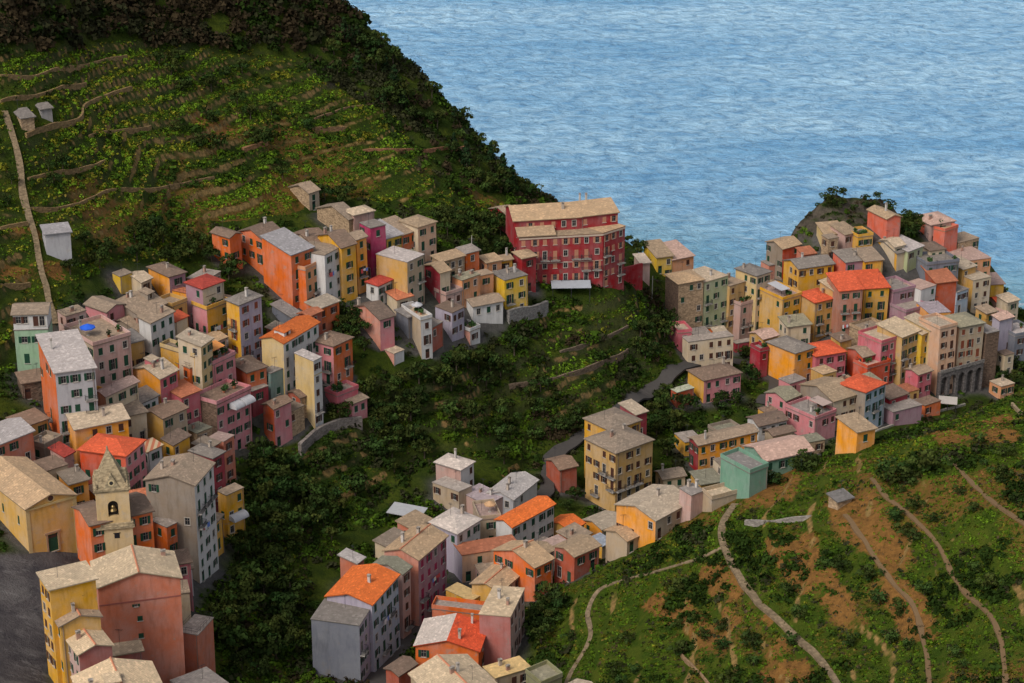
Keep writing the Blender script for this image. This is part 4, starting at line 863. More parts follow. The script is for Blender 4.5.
def balcony_mesh():
    if 'bal' in _cache: return _cache['bal']
    mb = MB(); mb.box(-1.15, 1.15, -0.85, 0.0, -0.14, 0, 0)
    for x in (-0.8, 0.8): mb.box(x-0.08, x+0.08, -0.5, 0.0, -0.4, -0.141, 0)
    mb.box(-1.15, 1.15, -0.85, -0.81, 0.95, 1.0, 1); mb.box(-1.15, -1.11, -0.809, 0, 0.95, 1.0, 1); mb.box(1.11, 1.15, -0.809, 0, 0.95, 1.0, 1)
    x = -1.13
    while x <= 1.13: mb.box(x-0.015, x+0.015, -0.845, -0.815, 0, 0.949, 1); x += 0.162
    for y in (-0.6, -0.4, -0.2):
        for x in (-1.13, 1.13): mb.box(x-0.015, x+0.015, y-0.015, y+0.015, 0, 0.949, 1)
    me = mb.mesh('balcony', [stone((0.33, 0.30, 0.27)), IRON]); _cache['bal'] = me; return me
def chimney_mesh(k):
    key = ('chim', k)
    if key in _cache: return _cache[key]
    mb = MB(); w, d, h = ((0.35, 0.3, 1.5), (0.3, 0.3, 1.9), (0.45, 0.28, 1.2))[k]
    mb.box(-w, w, -d, d, -0.8, h, 0); mb.box(-w-0.08, w+0.08, -d-0.08, d+0.08, h+0.001, h+0.1, 1)
    for sx in (-1, 1):
        for sy in (-1, 1): mb.box(sx*(w-0.08)-0.06, sx*(w-0.08)+0.06, sy*(d-0.08)-0.06, sy*(d-0.08)+0.06, h+0.101, h+0.35, 0)
    mb.box(-w-0.1, w+0.1, -d-0.1, d+0.1, h+0.351, h+0.45, 1)
    me = mb.mesh('chimney', [stucco([(0.42,0.34,0.27),(0.48,0.44,0.4),(0.36,0.2,0.14)][k]), stone((0.3,0.26,0.22))]); _cache[key] = me; return me
def antenna_mesh():
    if 'ant' in _cache: return _cache['ant']
    mb = MB(); mb.tube((0,0,-0.3), (0,0,2.6), 0.03, n=5)
    mb.tube((-0.6,0,2.5), (0.6,0,2.5), 0.018, n=4)
    for x in (-0.5,-0.3,-0.1,0.1,0.3,0.5): mb.tube((x,-0.35,2.5), (x,0.35,2.5), 0.014, n=4)
    me = mb.mesh('antenna', [IRON]); _cache['ant'] = me; return me
def pot_mesh():
    if 'pot' in _cache: return _cache['pot']
    mb = MB(); n = 8
    c0 = [(0.16*math.cos(t), 0.16*math.sin(t)) for t in [2*math.pi*i/n for i in range(n)]]; c1 = [(x*1.5, y*1.5) for x, y in c0]
    mb.prism(c0, 0, 0.35, 0, top=c1)
    for i in range(46):
        v = Vector((rnd.gauss(0,1), rnd.gauss(0,1), rnd.gauss(0,1))).normalized()*rnd.uniform(0.15, 0.42); c = Vector((0,0,0.68))+v
        a = Vector((rnd.gauss(0,1), rnd.gauss(0,1), rnd.gauss(0,1))).normalized()*0.13; b = a.orthogonal().normalized()*0.1
        mb.poly([c-a-b, c+a-b, c+a+b, c-a+b], 1)
    me = mb.mesh('potted_plant', [plain((0.35,0.13,0.07),0.9,'pot'), plain((0.03,0.07,0.015),0.8,'leaf')]); _cache['pot'] = me; return me

POTS = []
def wall_with_holes(mb, a, b, zb, zt, holes, gable=None, depth=0.16, mi=0):
    """a,b: xy of the wall seen left to right from outside; holes: (u0,u1,z0,z1) metres along the wall"""
    a = np.array(a, float); b = np.array(b, float); L = np.hypot(*(b-a)); t = (b-a)/L; n = np.array([t[1], -t[0]])   # outward
    us = sorted({0.0, L} | {round(h[0], 4) for h in holes} | {round(h[1], 4) for h in holes}); zs = sorted({zb, zt} | {round(h[2], 4) for h in holes} | {round(h[3], 4) for h in holes})
    def P(u, z, d=0.0): q = a+t*u-n*d; return (q[0], q[1], z)
    for i in range(len(us)-1):
        k0 = None
        for k in range(len(zs)-1):
            um, zm = (us[i]+us[i+1])/2, (zs[k]+zs[k+1])/2
            inside = any(h[0] < um < h[1] and h[2] < zm < h[3] for h in holes)
            if inside:
                if k0 is not None: mb.poly([P(us[i], k0), P(us[i+1], k0), P(us[i+1], zs[k]), P(us[i], zs[k])], mi); k0 = None
            elif k0 is None: k0 = zs[k]
        if k0 is not None: mb.poly([P(us[i], k0), P(us[i+1], k0), P(us[i+1], zs[-1]), P(us[i], zs[-1])], mi)
    for u0, u1, z0, z1 in holes:
        mb.poly([P(u0,z0), P(u1,z0), P(u1,z0,depth), P(u0,z0,depth)], mi); mb.poly([P(u0,z1,depth), P(u1,z1,depth), P(u1,z1), P(u0,z1)], mi)
        mb.poly([P(u0,z0), P(u0,z0,depth), P(u0,z1,depth), P(u0,z1)], mi); mb.poly([P(u1,z0,depth), P(u1,z0), P(u1,z1), P(u1,z1,depth)], mi)
        mb.poly([P(u0,z0,depth+0.01), P(u1,z0,depth+0.01), P(u1,z1,depth+0.01), P(u0,z1,depth+0.01)], mi)
    if gable is not None: mb.poly([P(0, zt), P(L, zt), P(L/2, gable)], mi)
    return t, n, L
def plan_windows(L, zt, zbase_at, dens, seed, storey=3.0, top=0.75, door=True, tall=False):
    r = random.Random(seed); holes = []
    if dens <= 0 or L < 1.8: return holes
    n = max(1, int(round((L-0.5)/2.55))); w = 0.95
    cols = []
    for i in range(n):
        u = (i+0.5)*L/n + r.uniform(-0.22, 0.22)*min(1, L/n/2.5); cols.append(min(max(u, 0.75), L-0.75))
    hh0 = 1.45; k = 0
    while True:
        z0 = zt-top-hh0-k*storey
        row = 0
        for u in cols:
            zb = zbase_at(u)
            if z0 < zb+0.7 and not (door and z0 > zb-1.2): continue
            if r.random() > dens/9.0*1.02: continue
            if z0 < zb+0.7 or (door and z0 < zb+1.2):      # ground floor: a doorway
                if r.random() < 0.55: holes.append((u-0.55, u+0.55, zb+0.05, zb+2.25, 'd')); row += 1; continue
                if z0 < zb+0.7: continue
            kind = r.random(); hh = hh0; zz0 = z0
            if k > 0 and r.random() < 0.28: zz0 = z0-0.75; hh = hh0+0.75; ty = 'f'
            else: ty = 'w'
            holes.append((u-w/2, u+w/2, zz0, zz0+hh, ty)); row += 1
        k += 1
        if k > 7 or z0-storey < min(zbase_at(0.3), zbase_at(L-0.3))-1.5: break
    # drop overlapping
    out = []
    for h in holes:
        if all(h[1]+0.1 < g[0] or h[0]-0.1 > g[1] or h[3]+0.15 < g[2] or h[2]-0.15 > g[3] for g in out): out.append(h)
    return out
def add_openings(root, org, a, t, n, holes, opt, near, seed, shc):
    """window, door and balcony parts on one wall; org = root location"""
    r = random.Random(seed); ang = math.atan2(t[1], t[0]); far = not near
    for (u0, u1, z0, z1, ty) in holes:
        um = (u0+u1)/2; w = round(u1-u0, 3); h = round(z1-z0, 2); q = np.array(a)+t*um
        loc = (q[0]-org[0], q[1]-org[1], z0-org[2])
        if ty == 'd':
            key = ('door', w, h, shc)
            if key not in _cache:
                mb = MB(); mb.box(-w/2, w/2, 0.06, 0.11, 0, h, 0); mb.box(-w/2+0.12, -0.06, 0.045, 0.059, 0.2, h-0.9, 1); mb.box(0.06, w/2-0.12, 0.045, 0.059, 0.2, h-0.9, 1)
                mb.box(-w/2+0.12, w/2-0.12, 0.045, 0.059, h-0.7, h-0.2, 2); mb.box(-w/2-0.1, w/2+0.1, -0.2, 0.05, -0.16, -0.003, 3)
                _cache[key] = mb.mesh('door', [SH[shc], SH[shc], GLASS, stone((0.3,0.27,0.24))])
            put('door', _cache[key], root, loc, ang); continue
        x = r.random(); kind = 'o' if x < 0.42 else ('c' if x < 0.8 else 't')
        wm = put('window', window_mesh(w, h, kind, far, shc), root, loc, ang)
        if near and kind == 'o':
            put('shutter', leaf_mesh(w, h, shc), wm, (-w*0.75-0.02, -0.02, 0)); put('shutter', leaf_mesh(w, h, shc), wm, (w*0.75+0.02, -0.02, 0))
        if near and kind == 'c':
            put('shutter', leaf_mesh(w, h, shc), wm, (-w*0.25, 0.03, 0)); put('shutter', leaf_mesh(w, h, shc), wm, (w*0.25, 0.03, 0))
        if ty == 'f' and 'bal' in opt:
            q2 = q+n*0.006; put('balcony', balcony_mesh(), root, (q2[0]-org[0], q2[1]-org[1], z0-0.1-org[2]), ang)
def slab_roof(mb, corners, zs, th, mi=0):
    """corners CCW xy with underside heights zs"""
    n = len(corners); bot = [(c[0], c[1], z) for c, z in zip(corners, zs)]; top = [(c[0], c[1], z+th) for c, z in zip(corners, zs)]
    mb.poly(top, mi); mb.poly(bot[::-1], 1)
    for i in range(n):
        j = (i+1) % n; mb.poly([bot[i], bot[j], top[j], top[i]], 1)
def build_block(root, org, p0, l, r, ze, zbase_fn, roof, A, B, rm, opt, seed, pxm, wallname='wall', walls=True):
    """one box of a house: walls, openings, roof.  p0 near corner, r to the right corner, l to the left corner"""
    rr = random.Random(seed)
    p0 = np.array(p0, float); Pr = p0+r; Pb = p0+r+l; Pl = p0+l
    Ll, Lr = np.hypot(*l), np.hypot(*r)
    zlow = min(float(zbase_fn(*q)) for q in (p0, Pr, Pb, Pl))-(0 if 'loggia' in opt else 2.5)
    near = pxm > 4.75
    dens = {'a': 3, 'b': 6}
    shc = 'gb'[rr.random() < 0.3]; nch = 1
    for o in opt:
        if len(o) == 2 and o[0] in 'ab' and o[1].isdigit(): dens[o[0]] = int(o[1])
        if len(o) == 2 and o[0] == 's': shc = o[1]
        if o.startswith('ch') and o[2:].isdigit(): nch = int(o[2:])
    pitch = 0.32+rr.uniform(-0.04, 0.05)
    gA = gB = None; rise = 0
    if roof == 'r': rise = pitch*Ll/2; gA = ze+rise
    if roof == 'l': rise = pitch*Lr/2; gB = ze+rise
    mats = [stucco(PAL[A]) if A != 'stonew' and A != 'umber' else stone(PAL[A]), stucco(PAL[B]) if B not in ('stonew', 'umber') else stone(PAL[B])]
    mb = MB()
    def zb_line(a, b): return lambda u: float(zbase_fn(*(np.array(a)+(np.array(b)-np.array(a))*min(1, max(0, u/max(0.1, np.hypot(*(np.array(b)-np.array(a)))))))))
    hA = plan_windows(Ll, ze, zb_line(Pl, p0), dens['a'], seed+1, door=False)
    hB = plan_windows(Lr, ze, zb_line(p0, Pr), dens['b'], seed+2)
    if 'big' in opt:
        hB = [(Lr*0.42, Lr*0.42+0.6, ze-4.3, ze-3.8, 'w'), (Lr*0.45, Lr*0.45+0.85, ze-7.0, ze-6.1, 'w'), (Lr*0.45, Lr*0.45+0.85, ze-10.2, ze-9.3, 'w')]
    if 'church' in opt:
        hB = [(Lr*0.48-0.9, Lr*0.48+0.9, float(zbase_fn(*(p0+r*0.48)))+0.15, float(zbase_fn(*(p0+r*0.48)))+3.4, 'd')]
        hA = [(Ll*f-0.3, Ll*f+0.3, ze-4.2, ze-2.6, 'w') for f in (0.2, 0.5, 0.82)]
    if 'mint' in opt:
        hB = [(1.3, 2.4, ze-2.6, ze-1.3, 'w'), (Lr-2.7, Lr-1.6, ze-2.6, ze-1.3, 'w'), (1.5, 2.5, ze-6.9, ze-4.9, 'w')]
    if 'loggia' in opt:
        hB = [(0.5, 1.5, ze-1.9, ze-0.5, 'w'), (1.8, 2.8, ze-1.9, ze-0.5, 'w'), (Lr-2.7, Lr-1.7, ze-2.5, ze-0.5, 'w'), (Lr-1.5, Lr-0.5, ze-2.5, ze-0.5, 'w')]
    s5 = lambda H_: [(a, b, c, d) for a, b, c, d, e in H_]
    tA, nA, _ = wall_with_holes(mb, Pl, p0, zlow, ze, s5(hA), gA, mi=0)
    tB, nB, _ = wall_with_holes(mb, p0, Pr, zlow, ze, s5(hB), gB, mi=1)
    wall_with_holes(mb, Pr, Pb, zlow, ze, [], gA, mi=0); wall_with_holes(mb, Pb, Pl, zlow, ze, [], gB, mi=1)
    o3 = np.array(org)
    mb.v = [(x-o3[0], y-o3[1], z-o3[2]) for x, y, z in mb.v]
    put(wallname, mb.mesh(wallname, mats), root)
    add_openings(root, org, Pl, tA, nA, hA, opt, near, seed+3, shc); add_openings(root, org, p0, tB, nB, hB, opt, near, seed+4, shc)
    # roof
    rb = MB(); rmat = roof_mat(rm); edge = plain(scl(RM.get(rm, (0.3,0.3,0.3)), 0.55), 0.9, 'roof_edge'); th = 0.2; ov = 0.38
    U = r/Lr; V = l/Ll
    def pt(u, v): return p0+U*u+V*v          # metres along right wall, left wall
    tmats = [rmat, edge]
    rz_top = ze+rise
    if roof == 'r':
        h2 = Ll/2
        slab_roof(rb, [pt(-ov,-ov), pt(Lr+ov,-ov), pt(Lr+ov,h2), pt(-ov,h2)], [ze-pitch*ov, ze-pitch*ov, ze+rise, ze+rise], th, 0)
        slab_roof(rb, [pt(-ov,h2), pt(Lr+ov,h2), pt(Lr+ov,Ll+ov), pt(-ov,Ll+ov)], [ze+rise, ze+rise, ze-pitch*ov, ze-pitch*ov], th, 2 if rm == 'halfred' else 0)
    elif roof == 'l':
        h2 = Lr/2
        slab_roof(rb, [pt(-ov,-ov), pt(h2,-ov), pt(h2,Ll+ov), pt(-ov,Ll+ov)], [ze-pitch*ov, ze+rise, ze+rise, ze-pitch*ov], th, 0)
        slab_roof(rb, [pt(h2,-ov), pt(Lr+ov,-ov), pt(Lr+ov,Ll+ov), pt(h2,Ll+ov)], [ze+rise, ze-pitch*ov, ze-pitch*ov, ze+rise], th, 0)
    elif roof == 'h':
        sh_ = min(Ll, Lr)/2; rise = pitch*(sh_+ov); rz_top = ze+rise
        c = [pt(-ov,-ov), pt(Lr+ov,-ov), pt(Lr+ov,Ll+ov), pt(-ov,Ll+ov)]; zl = ze+0.003
        if Lr >= Ll: a, b = pt(sh_, Ll/2), pt(Lr-sh_, Ll/2)
        else: a, b = pt(Lr/2, sh_), pt(Lr/2, Ll-sh_)
        T = lambda p, z: (p[0], p[1], z)
        e = [T(x, zl+th) for x in c]; A1, B1 = T(a, ze+rise+th), T(b, ze+rise+th)
        if Lr >= Ll: rb.poly([e[0], e[1], B1, A1]); rb.poly([e[1], e[2], B1]); rb.poly([e[2], e[3], A1, B1]); rb.poly([e[3], e[0], A1])
        else: rb.poly([e[0], e[1], A1]); rb.poly([e[1], e[2], B1, A1]); rb.poly([e[2], e[3], B1]); rb.poly([e[3], e[0], A1, B1])
        bt = [T(x, zl) for x in c]
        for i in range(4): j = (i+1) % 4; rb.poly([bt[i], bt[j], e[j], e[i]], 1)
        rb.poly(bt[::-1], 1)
    elif roof == 'sb':
        rise = 0.17*Ll; k = rise/Ll; rz_top = ze+rise*0.5
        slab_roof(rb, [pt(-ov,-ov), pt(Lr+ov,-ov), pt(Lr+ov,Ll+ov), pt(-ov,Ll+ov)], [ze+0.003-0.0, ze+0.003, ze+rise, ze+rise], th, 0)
        wm = MB()
        wm.poly([(*pt(0,0), ze), (*pt(0,Ll), ze), (*pt(0,Ll), ze+rise*0.97)][::-1], 0); wm.poly([(*pt(Lr,0), ze), (*pt(Lr,Ll), ze), (*pt(Lr,Ll), ze+rise*0.97)], 0)
        wm.poly([(*pt(0,Ll), ze), (*pt(Lr,Ll), ze), (*pt(Lr,Ll), ze+rise*0.97), (*pt(0,Ll), ze+rise*0.97)][::-1], 0)
        wm.v = [(x-o3[0], y-o3[1], z-o3[2]) for x, y, z in wm.v]; put('upper_wall', wm.mesh('upper_wall', mats[:1]), root)
    elif roof == 'f':
        slab_roof(rb, [pt(-0.12,-0.12), pt(Lr+0.12,-0.12), pt(Lr+0.12,Ll+0.12), pt(-0.12,Ll+0.12)], [ze+0.003]*4, 0.16, 0)
        if 'ter' in opt or (rr.random() < 0.3 and 'nop' not in opt):
            pm = MB(); hp = 0.75; w = 0.16; zt0 = ze+0.168
            for (u0,u1,v0,v1) in ((-0.1,Lr+0.1,-0.1,-0.1+w),(-0.1,Lr+0.1,Ll+0.1-w,Ll+0.1),(-0.1,-0.1+w,-0.1+w+0.002,Ll+0.1-w-0.002),(Lr+0.1-w,Lr+0.1,-0.1+w+0.002,Ll+0.1-w-0.002)):
                pm.prism([pt(u0,v0), pt(u1,v0), pt(u1,v1), pt(u0,v1)], zt0, zt0+hp)
            pm.v = [(x-o3[0], y-o3[1], z-o3[2]) for x, y, z in pm.v]; put('parapet', pm.mesh('parapet', [mats[1]]), root)
            for i in range(rr.randint(2, 4)): POTS.append((pt(rr.uniform(0.5, max(0.6, Lr-0.5)), rr.uniform(0.5, max(0.6, Ll*0.6))), ze+0.166))
    if rm == 'halfred': tmats = [roof_mat('halfred'), edge, roof_mat('whiteroof')]
    rb.v = [(x-o3[0], y-o3[1], z-o3[2]) for x, y, z in rb.v]
    ro = put('roof', rb.mesh('roof', tmats), root)
    # small roof furniture
    def roof_z(u, v):
        if roof == 'r': return ze+rise-pitch*abs(v-Ll/2)+th
        if roof == 'l': return ze+rise-pitch*abs(u-Lr/2)+th
        if roof == 'h': return ze+pitch*(min(u+ov, Lr+ov-u, v+ov, Ll+ov-v))+th
        if roof == 'sb': return ze+rise*(v+ov)/(Ll+2*ov)+th
        return ze+0.163
    for i in range(nch):
        u, v = rr.uniform(0.12, 0.88)*Lr, rr.uniform(0.2, 0.85)*Ll; q = pt(u, v)
        put('chimney', chimney_mesh(rr.randint(0, 2)), ro, (q[0]-org[0], q[1]-org[1], roof_z(u, v)-org[2]), math.atan2(r[1], r[0]), (rr.uniform(.6,.9),)*2+(rr.uniform(.55,.95),))
    if rr.random() < 0.5:
        u, v = rr.uniform(0.2, 0.8)*Lr, rr.uniform(0.3, 0.8)*Ll; q = pt(u, v); put('antenna', antenna_mesh(), ro, (q[0]-org[0], q[1]-org[1], roof_z(u, v)-org[2]), rr.uniform(0, 3))
    if 'rt' in opt and roof in 'rl':
        a, b = (pt(-ov, Ll/2), pt(Lr+ov, Ll/2)) if roof == 'r' else (pt(Lr/2, -ov), pt(Lr/2, Ll+ov))
        tm = MB(); zt = ze+rise+th; tm.tube((a[0]-org[0], a[1]-org[1], zt-org[2]), (b[0]-org[0], b[1]-org[1], zt-org[2]), 0.17, n=6); put('ridge_tiles', tm.mesh('ridge_tiles', [plain((0.50, 0.20, 0.11), 0.85, 'ridge')]), ro)
    if rr.random() < 0.45 and Lr > 3:   # downpipe on the front
        dp = MB(); q = pt(Lr*rr.choice((0.06, 0.94)), 0)+nB*0.09; dp.tube((q[0]-org[0], q[1]-org[1], zlow+1.5-org[2]), (q[0]-org[0], q[1]-org[1], ze-0.05-org[2]), 0.06, n=5); put('downpipe', dp.mesh('downpipe', [plain((0.22,0.17,0.14),0.7,'pipe')]), root)
    if seed < 900 and not ({'church', 'big', 'loggia', 'mint', 'clean'} & set(opt)):
        ang = math.atan2(r[1], r[0])
        if rr.random() < 0.42 and Lr > 4 and 'loggia' not in opt:      # a lean-to store at the foot of the front
            w = rr.uniform(2.2, min(4.2, Lr*0.6)); d = rr.uniform(1.3, 2.3); u0 = rr.uniform(0, Lr-w); hh_ = rr.uniform(2.3, 3.0)
            q0 = pt(u0, -d); q1 = pt(u0+w, -d); q2 = pt(u0+w, -0.003); q3 = pt(u0, -0.003); zg = max(float(zbase_fn(*q0)), float(zbase_fn(*q1)))
            am = MB(); ck = rr.choice(['beige', 'stonew', 'cream', 'greybeige', B, A, 'pinkpale']); am.prism([q0, q1, q2, q3], zg-2.5, zg+hh_)
            am.v = [(x-o3[0], y-o3[1], z-o3[2]) for x, y, z in am.v]; an = put('annex', am.mesh('annex', [stucco(PAL[ck])]), root)
            ar = MB(); e_ = 0.25; slab_roof(ar, [pt(u0-e_, -d-e_), pt(u0+w+e_, -d-e_), pt(u0+w+e_, -0.006), pt(u0-e_, -0.006)], [zg+hh_+0.003, zg+hh_+0.003, zg+hh_+0.5, zg+hh_+0.5], 0.14)
            ar.v = [(x-o3[0], y-o3[1], z-o3[2]) for x, y, z in ar.v]; put('annex_roof', ar.mesh('annex_roof', [roof_mat(rr.choice(['stone', 'tan', 'grey', 'terra', 'palestone', 'greenroof'])), edge]), an)
        if rr.random() < 0.40 and Lr > 5 and Ll > 5 and roof in 'frlh':   # stair hut or dormer on the roof
            w, d_ = rr.uniform(1.8, 2.8), rr.uniform(1.8, 2.6); u0 = rr.uniform(0.15, 0.85)*(Lr-w); v0 = rr.uniform(0.2, 0.6)*(Ll-d_)
            zt_ = max(roof_z(u0, v0), roof_z(u0+w, v0+d_), roof_z(u0+w, v0), roof_z(u0, v0+d_)); zb_ = min(roof_z(u0, v0), roof_z(u0+w, v0+d_), roof_z(u0+w, v0), roof_z(u0, v0+d_))-0.25
            top_ = (zt_+0.55) if roof != 'f' else zt_+2.2
            dm = MB(); dm.prism([pt(u0, v0), pt(u0+w, v0), pt(u0+w, v0+d_), pt(u0, v0+d_)], zb_, top_); dm.v = [(x-o3[0], y-o3[1], z-o3[2]) for x, y, z in dm.v]
            do = put('roof_hut', dm.mesh('roof_hut', [mats[1]]), ro)
            dr = MB(); e_ = 0.22; slab_roof(dr, [pt(u0-e_, v0-e_), pt(u0+w+e_, v0-e_), pt(u0+w+e_, v0+d_+e_), pt(u0-e_, v0+d_+e_)], [top_+0.003, top_+0.003, top_+0.35, top_+0.35], 0.13)
            dr.v = [(x-o3[0], y-o3[1], z-o3[2]) for x, y, z in dr.v]; put('hut_roof', dr.mesh('hut_roof', [rmat, edge]), root)
            if top_-zt_ > 1.5 or roof != 'f':
                hz = min(0.9, max(0.4, top_-max(roof_z(u0, v0), roof_z(u0+w, v0))-0.15)); key = ('hutwin', round(hz, 1))
                if key not in _cache:
                    wm = MB(); wm.box(-0.4, 0.4, -0.03, 0, 0, hz, 0); wm.box(-0.48, -0.401, -0.045, 0, -0.05, hz+0.05, 1); wm.box(0.401, 0.48, -0.045, 0, -0.05, hz+0.05, 1); _cache[key] = wm.mesh('window', [GLASS, TRIM])
                q = pt(u0+w/2, v0); put('window', _cache[key], root, (q[0]-org[0], q[1]-org[1], top_-hz-0.12-org[2]), ang)
        if roof == 'f' and 'ter' not in opt and rr.random() < 0.5:      # thin iron rail round the flat roof
            rl = MB(); cs = [pt(0.05, 0.05), pt(Lr-0.05, 0.05), pt(Lr-0.05, Ll-0.05), pt(0.05, Ll-0.05)]; zt_ = ze+0.163
            for i in range(4):
                a_, b_ = cs[i], cs[(i+1) % 4]; n_ = max(2, int(np.hypot(*(b_-a_))/1.0))
                for h_ in (0.5, 0.95): rl.tube((*a_, zt_+h_), (*b_, zt_+h_), 0.022, n=4)
                for k_ in range(n_): c_ = a_+(b_-a_)*k_/n_; rl.tube((*c_, zt_), (*c_, zt_+0.95), 0.02, n=4)
            rl.v = [(x-o3[0], y-o3[1], z-o3[2]) for x, y, z in rl.v]; put('railing', rl.mesh('railing', [IRON]), root)
    return dict(pt=pt, tA=tA, nA=nA, tB=tB, nB=nB, Ll=Ll, Lr=Lr, ze=ze, rise=rise, root=root, org=org)
HB = {}
def build_house(i, hs):
    p0, l, r, ze = hs['p0'], hs['l'], hs['r'], hs['ze']; c = p0+(l+r)/2; zg = float(H(*c))
    cat = 'church' if 'church' in hs['opt'] else 'house'
    org = (float(c[0]), float(c[1]), zg)
    root = empty('church' if cat == 'church' else 'house', org, hs['label'], cat)
    pxm = FPX/math.hypot(p0[1], CAM_H-ze)
    b = build_block(root, org, p0, l, r, ze, H, hs['roof'], hs['A'], hs['B'], hs['rm'], hs['opt'], 100+i*17, pxm)
    b['hs'] = hs; HB[hs['label']] = b
    if cat == 'house': q_ = random.Random(i*7+3); root.rotation_euler = (q_.uniform(-.016, .016), q_.uniform(-.016, .016), 0)   # old houses lean a little
    return b
for i, hs in enumerate(HL): build_house(i, hs)
# ------------------------------------------------------------------ bell tower
def local(mb, org): mb.v = [(x-org[0], y-org[1], z-org[2]) for x, y, z in mb.v]; return mb
def bell_tower():
    q = hit(95, 492, 17.5); ze = q[2]; e = on_z(128.5, 489.0, ze)
    r = e[:2]-q[:2]; w = np.hypot(*r); U = r/w; V = np.array([-U[1], U[0]])
    c = q[:2]+(U+V)*w/2; zg = ze-17.5; org = (c[0], c[1], zg)
    root = empty('bell_tower', org, 'square ochre bell tower with stone spire and arched belfry rising by the church square', 'bell tower', rz=math.atan2(U[1], U[0]))
    cream = stucco((0.56, 0.38, 0.17)); ston = stone((0.33, 0.255, 0.155)); k = w/2; H0 = 17.5
    mb = MB(); kk = k+0.22; mb.box(-kk, kk, -kk, kk, -3, H0-7.0); put('shaft', mb.mesh('shaft', [stucco((0.54,0.37,0.17))]), root)
    mb = MB(); mb.box(-kk-0.35, kk+0.35, -kk-0.35, kk+0.35, H0-6.999, H0-6.5); mb.box(-kk-0.12, kk+0.12, -kk-0.12, kk+0.12, H0-6.499, H0-6.1); put('ring_cornice', mb.mesh('ring_cornice', [ston]), root)
    mb = MB(); z0, z1 = H0-6.09, H0    # belfry: walls with an arched opening on every side
    for s in range(4):
        a = s*math.pi/2; ca, sa = math.cos(a), math.sin(a)
        T = lambda x, y, z: (x*ca-y*sa, x*sa+y*ca, z)
        aw, zb, zs = 0.85, z0+1.2, z0+3.3
        arc = [(aw*math.cos(t), zs+aw*math.sin(t)) for t in np.linspace(math.pi, 0, 11)]
        out = [(-aw, zb)]+arc+[(aw, zb)]
        mb.poly([T(-k,-k,z0), T(k,-k,z0), T(k,-k,zb), T(-k,-k,zb)])
        mb.poly([T(-k,-k,zb), T(-aw,-k,zb), T(-aw,-k,zs), T(-k,-k,zs)]); mb.poly([T(aw,-k,zb), T(k,-k,zb), T(k,-k,zs), T(aw,-k,zs)])
        mb.poly([T(-k,-k,zs), T(-aw,-k,zs), T(-aw,-k,z1), T(-k,-k,z1)]); mb.poly([T(aw,-k,zs), T(k,-k,zs), T(k,-k,z1), T(aw,-k,z1)])
        for i in range(10):
            (x0, y0), (x1, y1) = arc[i], arc[i+1]; mb.poly([T(x0,-k,y0), T(x1,-k,y1), T(x1,-k,z1), T(x0,-k,z1)])
        for i in range(len(out)):
            (x0, y0), (x1, y1) = out[i], out[(i+1) % len(out)]; mb.poly([T(x0,-k,y0), T(x0,-k+0.8,y0), T(x1,-k+0.8,y1), T(x1,-k,y1)])
    mb.poly([(-k,-k,z0),(k,-k,z0),(k,k,z0),(-k,k,z0)]); put('belfry', mb.mesh('belfry', [cream]), root)
    mb = MB(); mb.box(-k+0.85, k-0.85, -k+0.85, k-0.85, z0+0.1, H0-0.2); put('belfry_dark_core', mb.mesh('belfry_dark_core', [plain((0.03,0.025,0.02),0.9,'dark')]), root)  # near-black block painted in for the shade behind the belfry arches
    mb = MB(); n = 14
    prof = [(0.62, 0), (0.55, 0.12), (0.40, 0.35), (0.34, 0.75), (0.2, 0.95), (0.05, 1.0)]
    for (ra, za), (rb_, zb) in zip(prof, prof[1:]):
        for i in range(n):
            t0, t1 = 2*math.pi*i/n, 2*math.pi*(i+1)/n
            mb.poly([(ra*math.cos(t0),ra*math.sin(t0),za),(ra*math.cos(t1),ra*math.sin(t1),za),(rb_*math.cos(t1),rb_*math.sin(t1),zb),(rb_*math.cos(t0),rb_*math.sin(t0),zb)])
    put('bell', mb.mesh('bell', [plain((0.22,0.15,0.06),0.4,'bronze',0.5,0.8)]), root, (0, -k+0.42, H0-3.9))
    mb = MB(); mb.box(-k-0.3, k+0.3, -k-0.3, k+0.3, H0+0.001, H0+0.35); mb.box(-k-0.1, k+0.1, -k-0.1, k+0.1, H0-0.35, H0); put('cornice', mb.mesh('cornice', [ston]), root)
    zt = H0+0.351; mb = MB()
    ap = (-0.25, 0, zt+6.3); b4 = [(-k+.15,-k+.15),(k-.15,-k+.15),(k-.15,k-.15),(-k+.15,k-.15)]
    for i in range(4): a, b = b4[i], b4[(i+1) % 4]; mb.poly([(*a, zt), (*b, zt), ap])
    mb.tube((ap[0],ap[1],ap[2]-0.4),(ap[0],ap[1],ap[2]+0.35),0.22,0.12,6)
    put('spire', mb.mesh('spire', [ston]), root)
    for s in range(4):      # gabled dormers with a round window
        a = s*math.pi/2; d = MB(); hw = 1.35; yt = -k+0.35; hz = 2.5; yb = -k+0.15+(k-0.15)*hz/7.0
        d.poly([(-hw,-k,0),(hw,-k,0),(0.0,yt,hz)]); d.poly([(-hw,-k,0),(0.0,yt,hz),(0.0,yb+0.3,hz),(-hw,-k+0.3,0)]); d.poly([(hw,-k,0),(hw,-k+0.3,0),(0.0,yb+0.3,hz),(0.0,yt,hz)])
        o = put('dormer', d.mesh('dormer', [stone((0.30,0.24,0.15))]), root, (0,0,zt), a)
        q2 = MB(); m = 14; R0, R1 = 0.33, 0.56
